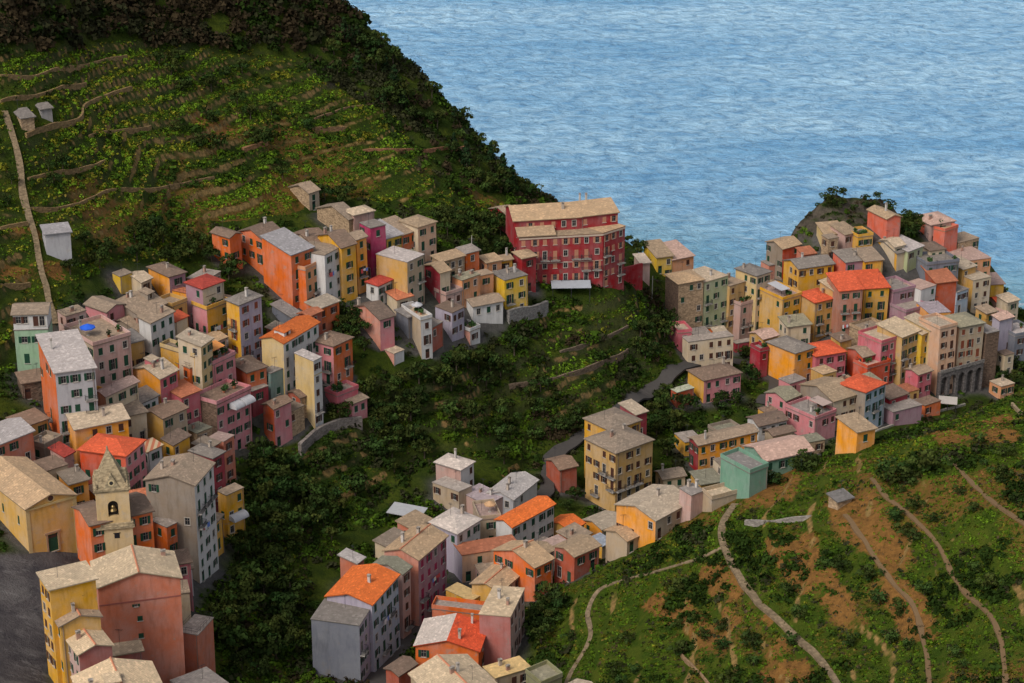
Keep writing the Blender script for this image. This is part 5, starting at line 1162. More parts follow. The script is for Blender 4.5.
        for i in range(m):
            t0, t1 = 2*math.pi*i/m, 2*math.pi*(i+1)/m; f = lambda R, t, y: (R*math.cos(t), y+0.125*(0.95+R*math.sin(t)), 0.95+R*math.sin(t))
            q2.poly([f(R0,t0,-k-.05), f(R1,t0,-k-.05), f(R1,t1,-k-.05), f(R0,t1,-k-.05)], 0); q2.poly([f(R1,t0,-k-.05), f(R1,t0,-k+.1), f(R1,t1,-k+.1), f(R1,t1,-k-.05)], 0)
            q2.poly([f(0.001,t0,-k-.015), f(R0,t0,-k-.015), f(R0,t1,-k-.015)], 1)
        put('round_window', q2.mesh('round_window', [plain((0.48,0.38,0.22),0.9,'ring'), GLASS]), o)
    for sx in (-1, 1):
        for sy in (-1, 1):
            d = MB(); d.tube((0,0,0),(0,0,0.5),0.34,0.3,8); d.tube((0,0,0.5),(0,0,1.4),0.30,0.03,8); put('pinnacle', d.mesh('pinnacle', [ston]), root, (sx*(k-0.15), sy*(k-0.15), zt))
    d = MB(); d.box(-0.45, 0.45, -kk-0.02, -kk+0.2, 0, 0.9); d.box(-0.6, 0.6, -kk-0.06, -kk-0.021, 0.901, 1.05); put('slit_window', d.mesh('slit_window', [GLASS]), root, (0.3, 0, H0-8.9))
bell_tower()

# ------------------------------------------------------------------ church trim
def disc(mb, c, R, ax, n=16, mi=0, up=(0,0,1), th=0.06):
    ax = Vector(ax).normalized(); up = Vector(up); s = up.cross(ax).normalized(); c = Vector(c)
    pts = [c+s*(R*math.cos(2*math.pi*i/n))+up*(R*math.sin(2*math.pi*i/n)) for i in range(n)]
    mb.poly([tuple(p) for p in pts], mi); q = [p-ax*th for p in pts]
    for i in range(n): j = (i+1) % n; mb.poly([tuple(pts[i]), tuple(q[i]), tuple(q[j]), tuple(pts[j])], mi)
b = [v for k, v in HB.items() if 'church' in v['hs']['opt']][0]; root, org = b['root'], b['org']
def wall_pt(b, u, z, out=0.0):
    q = b['pt'](u, 0)+b['nB']*out; return (q[0]-b['org'][0], q[1]-b['org'][1], z-b['org'][2])
nB = (b['nB'][0], b['nB'][1], 0)
mb = MB(); disc(mb, wall_pt(b, b['Lr']/2, b['ze']+0.75, 0.10), 0.75, nB, mi=0); disc(mb, wall_pt(b, b['Lr']/2, b['ze']+0.75, 0.13), 0.5, nB, mi=1, th=0.02)
put('round_window', mb.mesh('round_window', [plain((0.45,0.34,0.16),0.9,'ring'), GLASS]), root)
mb = MB()
def band(mb, b, u0, u1, z0, z1, out, mi=0):
    p = [wall_pt(b, u0, z0, out), wall_pt(b, u1, z0, out), wall_pt(b, u1, z1, out), wall_pt(b, u0, z1, out)]; q = [wall_pt(b, u0, z0, .003), wall_pt(b, u1, z0, .003), wall_pt(b, u1, z1, .003), wall_pt(b, u0, z1, .003)]
    mb.poly(p, mi)
    for i in range(4): j = (i+1) % 4; mb.poly([p[i], q[i], q[j], p[j]], mi)
band(mb, b, -0.2, b['Lr']+0.2, b['ze']-0.45, b['ze']-0.1, 0.22); put('cornice', mb.mesh('cornice', [plain((0.42,0.31,0.14),0.9,'cornice')]), root)
mb = MB(); zd = float(H(*(b['pt'](b['Lr']*0.48, 0)))); u = b['Lr']*0.48
band(mb, b, u-1.25, u-0.92, zd, zd+3.6, 0.14); band(mb, b, u+0.92, u+1.25, zd, zd+3.6, 0.14); band(mb, b, u-1.45, u+1.45, zd+3.602, zd+3.95, 0.2)
put('door_frame', mb.mesh('door_frame', [plain((0.34,0.22,0.13),0.9,'frame')]), root)
for f in (0.02, 0.98):
    mb = MB(); band(mb, b, b['Lr']*f-0.35, b['Lr']*f+0.35, zd-1, b['ze']-0.46, 0.09); put('pilaster', mb.mesh('pilaster', [plain((0.47,0.34,0.16),0.9,'pilaster')]), root)

# string course on the big salmon house
for lab, zoff, col in (('big salmon gable', 5.0, (0.28,0.09,0.07)), ('tall pale yellow slab', 5.0, (0.42,0.34,0.2))):
    for k, b in HB.items():
        if k.startswith(lab) or k == 'x':
            mb = MB(); band(mb, b, 0, b['Lr'], b['ze']-3.4, b['ze']-3.15, 0.06); put('string_course', mb.mesh('string_course', [plain(col,0.9,'course')]), b['root'])

# ------------------------------------------------------------------ red palazzo
def palazzo():
    q = hit(519, 238, 10.0); ze = q[2]; e = on_z(603, 233.5, ze); f = on_z(625, 226.5, ze)
    zg = ze-10; c = (q+e)/2; org = (float(c[0]), float(c[1])+6, zg)
    root = empty('palazzo', org, 'long crimson palazzo with two roof levels overlooking the terraced gully', 'palazzo')
    def nrm(r): u = r/np.hypot(*r); return np.array([-u[1], u[0]])
    r1 = e[:2]-q[:2]; r2 = f[:2]-e[:2]; z = lambda x, y: float(H(x, y))+0.4
    b1 = build_block(root, org, q[:2], nrm(r1)*15, r1, ze, z, 'f', 'red', 'red', 'tan', ['a2','b9','ch0','sp','bal'], 901, 4.0)
    b2 = build_block(root, org, e[:2]+r1/np.hypot(*r1)*0.02, nrm(r2)*14, r2, ze+0.05, z, 'f', 'red', 'red', 'tan', ['a0','b9','ch0','sp','bal'], 905, 4.0, wallname='wing_wall')
    zu = ze+3.2; a = on_z(514, 221, zu); bb = on_z(580, 217, zu); cc = on_z(618, 212.5, zu)
    r3 = bb[:2]-a[:2]; r4 = cc[:2]-bb[:2]
    b3 = build_block(root, org, a[:2], nrm(r3)*11, r3, zu, lambda x, y: ze-1, 'r', 'red', 'red', 'tan', ['a0','b8','ch1','sp'], 911, 4.0, wallname='upper_wall')
    b4 = build_block(root, org, bb[:2]+np.array([0,0.1]), nrm(r4)*11, r4, zu+0.05, lambda x, y: ze-1, 'r', 'red', 'red', 'tan', ['a0','b7','ch2','sp'], 915, 4.0, wallname='upper_wing_wall')
    # lean-to roof over the left part of the terrace
    rb = MB(); p = q[:2]; U = r1/np.hypot(*r1); V = nrm(r1); d = 5.0
    cs = [p-U*0.4-V*0.4, p+U*9-V*0.4, p+U*9+V*d, p-U*0.4+V*d]; slab_roof(rb, cs, [ze+0.25, ze+0.25, ze+1.9, ze+1.9], 0.2)
    local(rb, org); put('lower_roof', rb.mesh('lower_roof', [roof_mat('tan'), plain((0.2,0.15,0.1),0.9,'edge')]), root)
    # cornice line
    for b in (b1, b2):
        mb = MB(); band(mb, b, 0, b['Lr'], b['ze']-0.5, b['ze']-0.12, 0.2); put('cornice', mb.mesh('cornice', [plain((0.46,0.36,0.28),0.9,'cornice')]), root)
    mb = MB(); band(mb, b1, 0, b1['Lr'], b1['ze']-6.9, b1['ze']-6.7, 0.06); put('string_course', mb.mesh('string_course', [plain((0.42,0.3,0.25),0.9,'course')]), root)
    # low garden wall running right from the palazzo
    w0 = hit(624, 268, 3.0); w1 = on_z(643, 263.5, w0[2]); mb = MB(); rr_ = w1[:2]-w0[:2]; n_ = nrm(rr_)*0.6
    mb.prism([w0[:2], w1[:2], w1[:2]+n_, w0[:2]+n_], w0[2]-7, w0[2]); o = (w0[0], w0[1], w0[2]-3); local(mb, o)
    g_ = put('garden_wall', mb.mesh('garden_wall', [stucco(PAL['red'])]), None, o); tag(g_, 'crimson garden wall running right from the palazzo', 'wall')
palazzo()

# ------------------------------------------------------------------ awnings, parasols, canopies, walls
def find(s):
    for k, b in HB.items():
        if k.startswith(s): return b
    raise KeyError(s)
def barrel_awning(b, u0, u1, z, depth, mat, name='awning'):
    mb = MB(); n = 8
    pr = [(depth*math.cos(t)**0.8, z+1.1*math.sin(t)) for t in np.linspace(0, math.pi/2, n)]
    for (o0, z0), (o1, z1) in zip(pr, pr[1:]):
        mb.poly([wall_pt(b,u0,z0,o0+.02), wall_pt(b,u1,z0,o0+.02), wall_pt(b,u1,z1,o1+.02), wall_pt(b,u0,z1,o1+.02)])
    for u in (u0, u1): mb.poly([wall_pt(b,u,z,0.02)]+[wall_pt(b,u,z_,o_+.02) for o_, z_ in pr])
    put(name, mb.mesh(name, [mat]), b['root'])
WHITE = plain((0.42,0.41,0.42),0.8,'awning_cloth')
b = find('house with dark brown blank side')
for u0, u1 in ((0.36,0.62),(0.65,0.94)): barrel_awning(b, b['Lr']*u0, b['Lr']*u1, b['ze']-1.9, 1.9, WHITE)
def roof_canopy(b, u0, u1, v0, v1, z, dz, mat, nm='awning'):
    mb = MB(); P_ = lambda u, v, zz: tuple(np.array([*b['pt'](u*b['Lr'], v*b['Ll']), zz])-np.array(b['org']))
    t = [P_(u0,v0,z), P_(u1,v0,z), P_(u1,v1,z+dz), P_(u0,v1,z+dz)]; mb.poly(t); mb.poly([(x,y,zz-0.06) for x,y,zz in t][::-1])
    for i in range(4): j = (i+1) % 4; mb.poly([(t[i][0],t[i][1],t[i][2]-.06), (t[j][0],t[j][1],t[j][2]-.06), t[j], t[i]])
    c_ = put(nm, mb.mesh(nm, [mat]), b['root'])
    for x, y, zz in t:
        pm = MB(); pm.tube((x, y, b['ze']-b['org'][2]), (x, y, zz-0.061), 0.05, n=5); put('post', pm.mesh('post', [IRON]), c_)
b = find('pink house with dark roof terrace'); roof_canopy(b, 0.15, 0.75, 0.25, 0.9, b['ze']+2.4, 0.5, plain((0.70,0.28,0.08),0.85,'orange_cloth'))
b = find('golden yellow house with cluttered'); roof_canopy(b, 0.05, 0.5, 0.1, 0.7, b['ze']+2.3, 0.3, WHITE)
b = find('pink house with flat grey top'); roof_canopy(b, 0.5, 0.95, 0.1, 0.6, b['ze']+2.3, 0.2, plain((0.4,0.3,0.26),0.8,'cloth'))
b = find('yellow house with a long white awning')
barrel_awning(b, 0.4, b['Lr']-0.3, b['ze']-5.4, 1.6, WHITE)
def parasol(p, z, R, mat, label):
    root = empty('parasol', (p[0], p[1], z), label, 'parasol'); n = 8
    mb = MB(); mb.tube((0,0,0),(0,0,2.3),0.035,n=6); mb.tube((0,0,0),(0,0,0.12),0.32,n=10); put('pole', mb.mesh('pole', [TRIM]), root)
    mb = MB(); pts = [(R*math.cos(2*math.pi*i/n), R*math.sin(2*math.pi*i/n), 1.85) for i in range(n)]; ap = (0,0,2.55)
    for i in range(n):
        a, c_ = pts[i], pts[(i+1) % n]; mb.poly([a, c_, ap]); mb.poly([(a[0]*.98,a[1]*.98,1.82),(0,0,2.5),(c_[0]*.98,c_[1]*.98,1.82)]); mb.poly([a,(a[0],a[1],1.65),(c_[0],c_[1],1.65),c_])
    put('canopy', mb.mesh('canopy', [mat]), root)
b = find('pink and cream house with roof terrace'); p = b['pt'](b['Lr']*0.22, b['Ll']*0.45)
parasol(p, b['ze']+0.165, 1.55, plain((0.02,0.11,0.62),0.7,'blue_cloth'), 'bright blue parasol open on the roof terrace of the pink and cream house')
b = find('beige house with stepped white'); parasol(b['pt'](b['Lr']*0.5, b['Ll']*0.5), b['ze']+0.165, 1.3, WHITE, 'small white parasol on the stepped white roof terrace')
b = find('beige house with brown terrace'); parasol(b['pt'](b['Lr']*0.6, b['Ll']*0.4), b['ze']+0.165, 1.2, plain((0.5,0.3,0.16),0.8,'tan_cloth'), 'tan parasol on the brown terrace below the big bright orange roof')
def canopy(pc, size, rz, h, mat, label):
    q = hit(pc[0], pc[1], h); zg = min(float(Zs(q[0]+dx, q[1]+dy)) for dx in (-3,3) for dy in (-3,3)); root = empty('canopy', (q[0], q[1], zg), label, 'canopy', rz=math.radians(rz)); H_ = q[2]-zg
    w, d = size; mb = MB(); mb.poly([(-w/2,-d/2,H_-.25),(w/2,-d/2,H_-.25),(w/2,d/2,H_+.25),(-w/2,d/2,H_+.25)])
    mb.poly([(-w/2,-d/2,H_-.37),(-w/2,d/2,H_+.13),(w/2,d/2,H_+.13),(w/2,-d/2,H_-.37)])
    for a, c_ in (((-w/2,-d/2,H_-.25),(w/2,-d/2,H_-.25)),((w/2,-d/2,H_-.25),(w/2,d/2,H_+.25)),((w/2,d/2,H_+.25),(-w/2,d/2,H_+.25)),((-w/2,d/2,H_+.25),(-w/2,-d/2,H_-.25))):
        mb.poly([(a[0],a[1],a[2]-.12),(c_[0],c_[1],c_[2]-.12),c_,a])
    put('canopy_roof', mb.mesh('canopy_roof', [mat]), root)
    for sx in (-1, 0, 1):
        for sy in (-1, 1):
            pm = MB(); x, y = sx*(w/2-.3), sy*(d/2-.3); pm.tube((x,y,-2),(x,y,H_-.37+(sy>0)*.35),0.07,n=6); put('post', pm.mesh('post', [IRON]), root)
canopy((407,510), (7.5,4.2), -22, 3.0, plain((0.36,0.36,0.37),0.6,'metal_sheet'), 'white sheet-metal canopy at the gully edge above the street row')
canopy((571,284), (9.5,4.0), 2, 2.4, plain((0.34,0.36,0.39),0.6,'metal_sheet2'), 'long pale canopy in front of the red palazzo')
canopy((948,400), (4.6,3.6), -12, 2.6, plain((0.42,0.38,0.34),0.6,'metal_sheet3'), 'cream canopy beside the rust-orange kiosk below the waterfront houses')
def wall_along(pix, hgt, th_, label, col=(0.26,0.17,0.09), name='dry_stone_wall', below=1.5, cat='wall'):
    th = th_*(0.7 if name == 'dry_stone_wall' else 1)
    pl = resample(np.array(pts_z0(pix)), 1.2); t = np.gradient(pl, axis=0); t /= np.hypot(t[:,0], t[:,1])[:,None]; n = np.stack([-t[:,1], t[:,0]], 1)
    a = pl-n*th/2; b_ = pl+n*th/2; zz_ = np.maximum(np.maximum(Zs(a[:,0], a[:,1]), Zs(b_[:,0], b_[:,1])), Zs(pl[:,0], pl[:,1])); hgt = hgt*(0.55 if name == 'dry_stone_wall' else 1); zt = np.convolve(np.pad(zz_, 3, mode='edge'), np.ones(7)/7, 'valid')+hgt
    zt = zt+(fnoise(pl[:,0], pl[:,1], 2.0, 77)-0.5)*0.25
    o = (pl[0][0], pl[0][1], zt[0]-hgt); mb = MB()
    for i in range(len(pl)-1):
        A0, A1_, B0, B1_ = a[i], a[i+1], b_[i], b_[i+1]; z0, z1 = zt[i], zt[i+1]; lo = min(z0, z1)-hgt-below
        mb.poly([(*A0,z0),(*A1_,z1),(*B1_,z1),(*B0,z0)]); mb.poly([(*A0,lo),(*A1_,lo),(*A1_,z1),(*A0,z0)]); mb.poly([(*B1_,lo),(*B0,lo),(*B0,z0),(*B1_,z1)])
    mb.poly([(*a[0],zt[0]-hgt-below),(*a[0],zt[0]),(*b_[0],zt[0]),(*b_[0],zt[0]-hgt-below)]); mb.poly([(*b_[-1],zt[-1]-hgt-below),(*b_[-1],zt[-1]),(*a[-1],zt[-1]),(*a[-1],zt[-1]-hgt-below)])
    local(mb, o); w = put(name, mb.mesh(name, [stone(col)]), None, o); tag(w, label, cat); return w
OC = (0.24,0.155,0.07)
b = find('mint green house'); u_ = b['hs']
build_block(b['root'], b['org'], u_['p0'], u_['l'], u_['r'], b['ze']+3.3, lambda x, y: b['ze']+0.17, 'r', 'white', 'white', 'stone', ['loggia','a3','ch0'], 555, 5.0, wallname='loggia_wall')
wall_along([(26,137),(56,127),(81,119),(84,105),(102,98),(132,90)], 1.3, 0.7, 'ochre terrace wall bending uphill right of the stepped path', OC)
wall_along([(0,76),(35,76),(63,69),(88,63),(127,58)], 0.8, 0.6, 'uppermost ochre terrace wall under the dark wood', OC)
wall_along([(0,102),(35,95),(63,88),(86,83)], 0.9, 0.6, 'ochre terrace wall above the grey-roofed tool hut', OC)
wall_along([(88,134),(116,130),(151,125)], 0.9, 0.6, 'short ochre terrace wall right of the bending wall', OC)
wall_along([(28,181),(67,172),(105,162)], 0.9, 0.6, 'terrace wall starting at the path halfway up the left slope', OC)
wall_along([(28,209),(70,206),(112,190),(151,190),(183,181),(214,176)], 1.0, 0.6, 'longest terrace wall crossing the left slope above the pale shed', OC)
wall_along([(363,149),(409,151),(465,149)], 1.0, 0.7, 'reddish terrace wall near the brow facing the sea', (0.26,0.12,0.06))
wall_along([(314,116),(356,105),(391,104)], 0.8, 0.6, 'upper terrace wall left of the sea brow', (0.22,0.13,0.07))
wall_along([(243,151),(267,144)], 1.4, 1.2, 'short orange earth bank wall in the middle of the left slope', (0.25,0.13,0.06))
wall_along([(311,130),(345,127)], 0.8, 0.6, 'short terrace wall below the upper sea brow wall', (0.24,0.14,0.07))
wall_along([(0,228),(28,226)], 1.0, 0.7, 'terrace wall at the left edge beside the stepped path', OC)
wall_along([(0,285),(30,283)], 1.0, 0.7, 'terrace wall at the left edge above the mint green house', OC)
wall_along([(509,386),(560,377),(599,364),(628,351)], 0.9, 0.6, 'brown terrace wall crossing the gully above the road', (0.17,0.12,0.08))
wall_along([(560,352),(600,340),(628,326)], 0.7, 0.6, 'upper terrace wall in the gully below the long pale canopy', (0.15,0.11,0.075))
wall_along([(745,523),(778,521),(812,514)], 1.1, 0.7, 'grey stone wall on the near hillside between the main path and the ruin', (0.25,0.22,0.19))
wall_along([(875,432),(905,422),(940,412),(965,405)], 0.8, 0.7, 'pale tumbled stone wall along the near ridge top', (0.3,0.27,0.22))
wall_along([(508,323),(530,318),(547,312)], 2.6, 0.8, 'grey rubble retaining wall below the yellow villa', (0.24,0.22,0.20), 'retaining_wall', 3)
wall_along([(300,455),(318,437),(345,425),(362,428)], 2.0, 0.8, 'grey-brown retaining wall in the gully below the pale yellow slab house', (0.20,0.17,0.15), 'retaining_wall', 3)
wall_along([(1012,405),(1024,412),(1034,420)], 0.9, 0.6, 'terrace wall at the right edge of the near ridge', (0.27,0.2,0.12))
wall_along([(680,650),(715,690)], 0.6, 0.5, 'little terrace wall at the bottom of the near hillside', (0.27,0.17,0.09))
# stone arcade under the waterfront houses
def arcade():
    a = find('tall peach waterfront'); b = find('wide beige waterfront')
    p0 = a['pt'](0,0)+a['nB']*1.3; p1 = b['pt'](b['Lr'],0)+b['nB']*1.3; t = (p1-p0)/np.hypot(*(p1-p0)); n = np.array([t[1], -t[0]]); L = np.hypot(*(p1-p0))
    zg = float(H(*p0))-3; zt = min(a['ze'], b['ze'])-10.3; o = (p0[0], p0[1], zg); root = empty('stone_arcade', o, 'dark stone arcade wall carrying the two beige and peach waterfront houses', 'arcade', rz=math.atan2(t[1], t[0]))
    m = stone((0.13,0.115,0.11)); Hh = zt-zg; mb = MB(); N_ = 5; w = L/N_; pier = 0.8; dd = 1.2
    for i in range(N_):
        x0 = i*w; cx_ = x0+w/2; aw = w/2-pier/2; zs = Hh-1.2-aw; arc = [(cx_+aw*math.cos(q), zs+aw*math.sin(q)) for q in np.linspace(math.pi, 0, 9)]
        for (a0, a1) in ((x0, cx_-aw), (cx_+aw, x0+w)): mb.poly([(a0,0,0),(a1,0,0),(a1,0,Hh),(a0,0,Hh)])
        for (xa, za), (xb, zb) in zip(arc, arc[1:]): mb.poly([(xa,0,za),(xb,0,zb),(xb,0,Hh),(xa,0,Hh)]); mb.poly([(xa,0,za),(xa,dd,za),(xb,dd,zb),(xb,0,zb)])
        for s in (-1, 1): x = cx_+s*aw; mb.poly([(x,0,0),(x,0,zs),(x,dd,zs),(x,dd,0)])
    mb.poly([(0,dd,0),(L,dd,0),(L,dd,Hh),(0,dd,Hh)]); mb.poly([(0,0,Hh),(L,0,Hh),(L,dd,Hh),(0,dd,Hh)]); mb.poly([(0,0,0),(0,0,Hh),(0,dd,Hh),(0,dd,0)]); mb.poly([(L,0,0),(L,dd,0),(L,dd,Hh),(L,0,Hh)])
    put('arches', mb.mesh('arches', [m]), root); mb = MB(); mb.box(-0.1, L+0.1, -0.15, 0.1, Hh+0.002, Hh+0.9); put('parapet', mb.mesh('parapet', [stone((0.2,0.18,0.165))]), root)
arcade()
def pole(px, py, h, label):
    q = hit(px, py); z = float(Zs(q[0], q[1])); root = empty('utility_pole', (q[0], q[1], z), label, 'pole')
    mb = MB(); mb.tube((0,0,-0.5),(0,0,h),0.13,0.09,8); put('post', mb.mesh('post', [plain((0.30,0.28,0.25),0.8,'pole')]), root)
    mb = MB(); mb.box(-0.8,0.8,-0.05,0.05,h-0.9,h-0.78); put('crossarm', mb.mesh('crossarm', [IRON]), root)
pole(472, 272, 9, 'pale utility pole between the peach house and the yellow villa'); pole(652, 300, 7, 'thin utility pole left of the stone tower house')
for k, (p, z) in enumerate(POTS[:60]):
    o = put('potted_plant', pot_mesh(), None, (p[0], p[1], z), rnd.uniform(0, 6), (rnd.uniform(1.1, 1.8),)*3); tag(o, 'leafy potted plant standing on a flat roof terrace', 'plant', 'potted plants on the roof terraces')

def laundry(prefix, uf, dz, label, seed):
    b = find(prefix); r = random.Random(seed); u0 = b['Lr']*uf; w = min(3.0, b['Lr']*0.8); z = b['ze']-dz
    def W_(u, zz_, out): q = b['pt'](u, 0)+b['nB']*out; return (float(q[0]), float(q[1]), float(zz_))
    o = W_(u0, z, 0.5); root = empty('laundry', o, label, 'laundry'); R_ = lambda p: (p[0]-o[0], p[1]-o[1], p[2]-o[2])
    mb = MB(); mb.tube(R_(W_(u0, z, 0.5)), R_(W_(u0+w, z, 0.5)), 0.015, n=4)
    for u in (u0, u0+w): mb.tube(R_(W_(u, z, 0.0)), R_(W_(u, z, 0.55)), 0.02, n=4)
    put('line', mb.mesh('line', [IRON]), root); u = u0+0.15
    while u < u0+w-0.5:
        cw = r.uniform(0.35, 0.75); ch = r.uniform(0.5, 1.1); c_ = r.choice([(0.6,0.6,0.6),(0.55,0.55,0.6),(0.12,0.2,0.5),(0.5,0.08,0.08),(0.6,0.58,0.5)])
        m_ = MB(); p_ = [R_(W_(u, z, 0.5)), R_(W_(u+cw, z, 0.5)), R_(W_(u+cw-0.03, z-ch, 0.56)), R_(W_(u+0.03, z-ch, 0.47))]; q_ = [(x+b['nB'][0]*0.02, y+b['nB'][1]*0.02, zz_) for x, y, zz_ in p_]
        m_.poly(q_); m_.poly(p_[::-1])
        for i in range(4): m_.poly([p_[i], p_[(i+1) % 4], q_[(i+1) % 4], q_[i]])
        put('cloth', m_.mesh('cloth', [plain(c_, 0.9, 'cloth')]), root); u += cw+0.08
for k, (pf, uf, dz, lb) in enumerate([('white balconied house', 0.1, 4.2, 'laundry hanging on the front of the white balconied house'), ('tall pink-brown house', 0.15, 9.2, 'laundry hanging halfway up the tall pink-brown house'), ('street-row house with', 0.3, 5.0, 'laundry hanging under the orange two-slope roof of the street row'),
        ('big pink street house', 0.4, 6.0, 'laundry hanging on the magenta-shuttered pink street house'), ('great beige house', 0.2, 9.5, 'laundry hanging on the many-balconied front of the great beige house'), ('pink and yellow house with planted', 0.2, 4.0, 'laundry hanging on the yellow front below the planted terrace'), ('orange-yellow balconied', 0.1, 7.0, 'laundry hanging on the orange-yellow balconied house')]): laundry(pf, uf, dz, lb, k)
# wires between the three poles and neighbouring roofs
def wire(a, b, label):
    a = np.array(a, float); b = np.array(b, float); mb = MB(); n = 10; L = np.linalg.norm(b-a); pts = [a+(b-a)*t-np.array([0, 0, 1])*L*0.03*4*t*(1-t) for t in np.linspace(0, 1, n+1)]
    for p, q in zip(pts, pts[1:]): mb.tube(tuple(p-a), tuple(q-a), 0.02, n=4)
    o = put('wire', mb.mesh('wire', [IRON]), None, tuple(a)); tag(o, label, 'wire')
b = find('yellow villa'); q = hit(472, 272); wire((q[0], q[1], float(Zs(q[0], q[1]))+8.1), (*(b['pt'](0.3, 0.3)), b['ze']+0.4), 'wire sagging from the pale utility pole to the yellow villa')
b = find('stone-roofed' if False else 'tall bare stone'); q = hit(652, 300); wire((q[0], q[1], float(Zs(q[0], q[1]))+6.1), (*(b['pt'](0.3, 0.3)), b['ze']+0.4), 'wire from the thin pole to the tall bare stone house')
# ------------------------------------------------------------------ vegetation
fm, nt, bs = new_mat('foliage')
at = N(nt, 'ShaderNodeAttribute', attribute_name='tint'); oi = N(nt, 'ShaderNodeObjectInfo')
c = mixc(nt, 1.0, at.outputs['Color'], ramp(nt, oi.outputs['Random'], 0, 1, (0.65, 0.75, 0.7), (1.25, 1.15, 0.9)), 'MULTIPLY')
nt.links.new(c, bs.inputs['Base Color']); bs.inputs['Roughness'].default_value = 0.8; bs.inputs['Specular IOR Level'].default_value = 0.03
fm2, nt, bs = new_mat('ground_foliage')
at = N(nt, 'ShaderNodeAttribute', attribute_name='tint'); nt.links.new(at.outputs['Color'], bs.inputs['Base Color']); bs.inputs['Roughness'].default_value = 0.85; bs.inputs['Specular IOR Level'].default_value = 0.03
def leaves(cen, nor, size, tint, name, mat):
    """one mesh of leaf-sized quads"""
    n = len(cen); nor = nor/np.maximum(1e-6, np.linalg.norm(nor, axis=1))[:,None]
    rv = nr.normal(size=(n, 3)); a = np.cross(nor, rv); a /= np.maximum(1e-6, np.linalg.norm(a, axis=1))[:,None]; b = np.cross(nor, a)
    s = size[:,None]; asp = nr.uniform(0.55, 1.0, (n, 1)); bend = nor*s*nr.uniform(-0.25, 0.25, (n, 1))
    v = np.stack([cen-a*s-b*s*asp*0.35, cen-b*s*asp+bend, cen+a*s+b*s*asp*0.35, cen+b*s*asp+bend], 1).reshape(-1, 3).astype(np.float32)
    me = bpy.data.meshes.new(name); me.vertices.add(n*4); me.vertices.foreach_set('co', v.ravel())
    me.loops.add(n*4); me.loops.foreach_set('vertex_index', np.arange(n*4, dtype=np.int32)); me.polygons.add(n); me.polygons.foreach_set('loop_start', np.arange(0, n*4, 4, dtype=np.int32))
    me.update(calc_edges=True); t = np.repeat(np.concatenate([tint, np.ones((n, 1))], 1), 4, 0).astype(np.float32)
    at = me.attributes.new('tint', 'FLOAT_COLOR', 'POINT'); at.data.foreach_set('color', t.ravel()); me.materials.append(mat); return me
def clump_leaves(cx_, cy_, cz_, R, Hh, k, leaf, tints, dark=0.35):
    """leaves of many low domes; arrays of length n, k leaves each"""
    n = len(cx_); d = nr.normal(size=(n, k, 3)); d[:,:,2] = np.abs(d[:,:,2])*0.9+0.05; d /= np.linalg.norm(d, axis=2)[:,:,None]
    rad = nr.uniform(0.5, 1.05, (n, k, 1)); off = d*rad*np.stack([R, R, Hh], 1)[:,None,:]
    cen = np.stack([cx_, cy_, cz_], 1)[:,None,:]+off
    nor = d+nr.normal(size=(n, k, 3))*0.45
    tt = tints[:,None,:]*nr.uniform(1-dark, 1+dark, (n, k, 1))
    sz = np.repeat(leaf[:,None], k, 1)*nr.uniform(0.7, 1.3, (n, k))
    return cen.reshape(-1,3), nor.reshape(-1,3), sz.ravel(), tt.reshape(-1,3)
DG = np.array([0.022,0.042,0.007]); MG = np.array([0.040,0.076,0.008]); BG = np.array([0.072,0.125,0.009]); YG = np.array([0.125,0.125,0.012]); BR = np.array([0.052,0.038,0.020]); OL = np.array([0.034,0.036,0.016]); YE = np.array([0.16,0.12,0.025])
DG, OL, BR = DG*0.8, OL*0.8, BR*0.85
def pick(pal, w, n, x, y, sc=9.0, seed=5):
    pal = np.array(pal); w = np.cumsum(w)/sum(w); f = fbm(x, y, sc, seed, 3); f = np.clip((f-0.5)*2.0+0.5+nr.normal(size=n)*0.16, 0, 0.999)
    i = np.searchsorted(w, f); return pal[np.clip(i, 0, len(pal)-1)]*nr.uniform(0.75, 1.25, (n, 1))
inner = (GPX > -45) & (GPX < 1070) & (GPY > -45) & (GPY < 745)
fd = blur(foot, 1) > 0.3
bare = fd | (path_d < 0.1)
def scatter(name, mask, dens, R, Hf, k, leaf, pal, w, label, seed, sc=9.0):
    """dens: plants per square metre (array or scalar)"""
    prob = (mask & inner & ~bare)*dens*GS*GS; cnt = nr.poisson(prob); j, i = np.nonzero(cnt); rep = cnt[j, i]; j = np.repeat(j, rep); i = np.repeat(i, rep); n = len(j)
    x = X0+(i+nr.uniform(-0.5, 0.5, n))*GS; y = Y0+(j+nr.uniform(-0.5, 0.5, n))*GS; z = Zs(x, y)
    r = nr.uniform(R[0], R[1], n)*(0.7+0.6*fbm(x, y, 6, seed)); t = pick(pal, w, n, x, y, sc, seed)
    me = leaves(*clump_leaves(x, y, z-0.15, r, r*Hf, k, r*leaf+0.06, t), name, fm2); o = put(name, me); tag(o, label, None, None, 'stuff'); print(name, n, n*k); return o
gl = fbm(GXX, GYY, 12, 71); tread = np.clip(1.1-riser*1.6, 0.06, 1)
scatter('woodland', M['forest'], 0.22, (1.6, 3.2), 0.95, 60, 0.20, [OL*0.7, BR*0.75, BR*0.6, DG*0.7, OL*0.8], [3,3,3,2,1], 'dark dense wood at the top of the left slope', 81)
scatter('brow_scrub', M['brow'], 0.16+0.25*(gl > 0.45), (0.8, 2.0), 0.8, 34, 0.22, [OL, DG, BR, MG], [3,3,2,2], 'dark scrub along the sea brow', 82)
lh = M['lefthill'] & ~M['brow'] & ~M['forest']
rowf = lambda z, st: np.abs(((z/st) % 1)-0.5) < 0.24
band = fbm(GXX*0.35, (BASE+wob)*3.2, 9, 301, 2)   # plots follow the terraces: some vines, some grass, some fallow
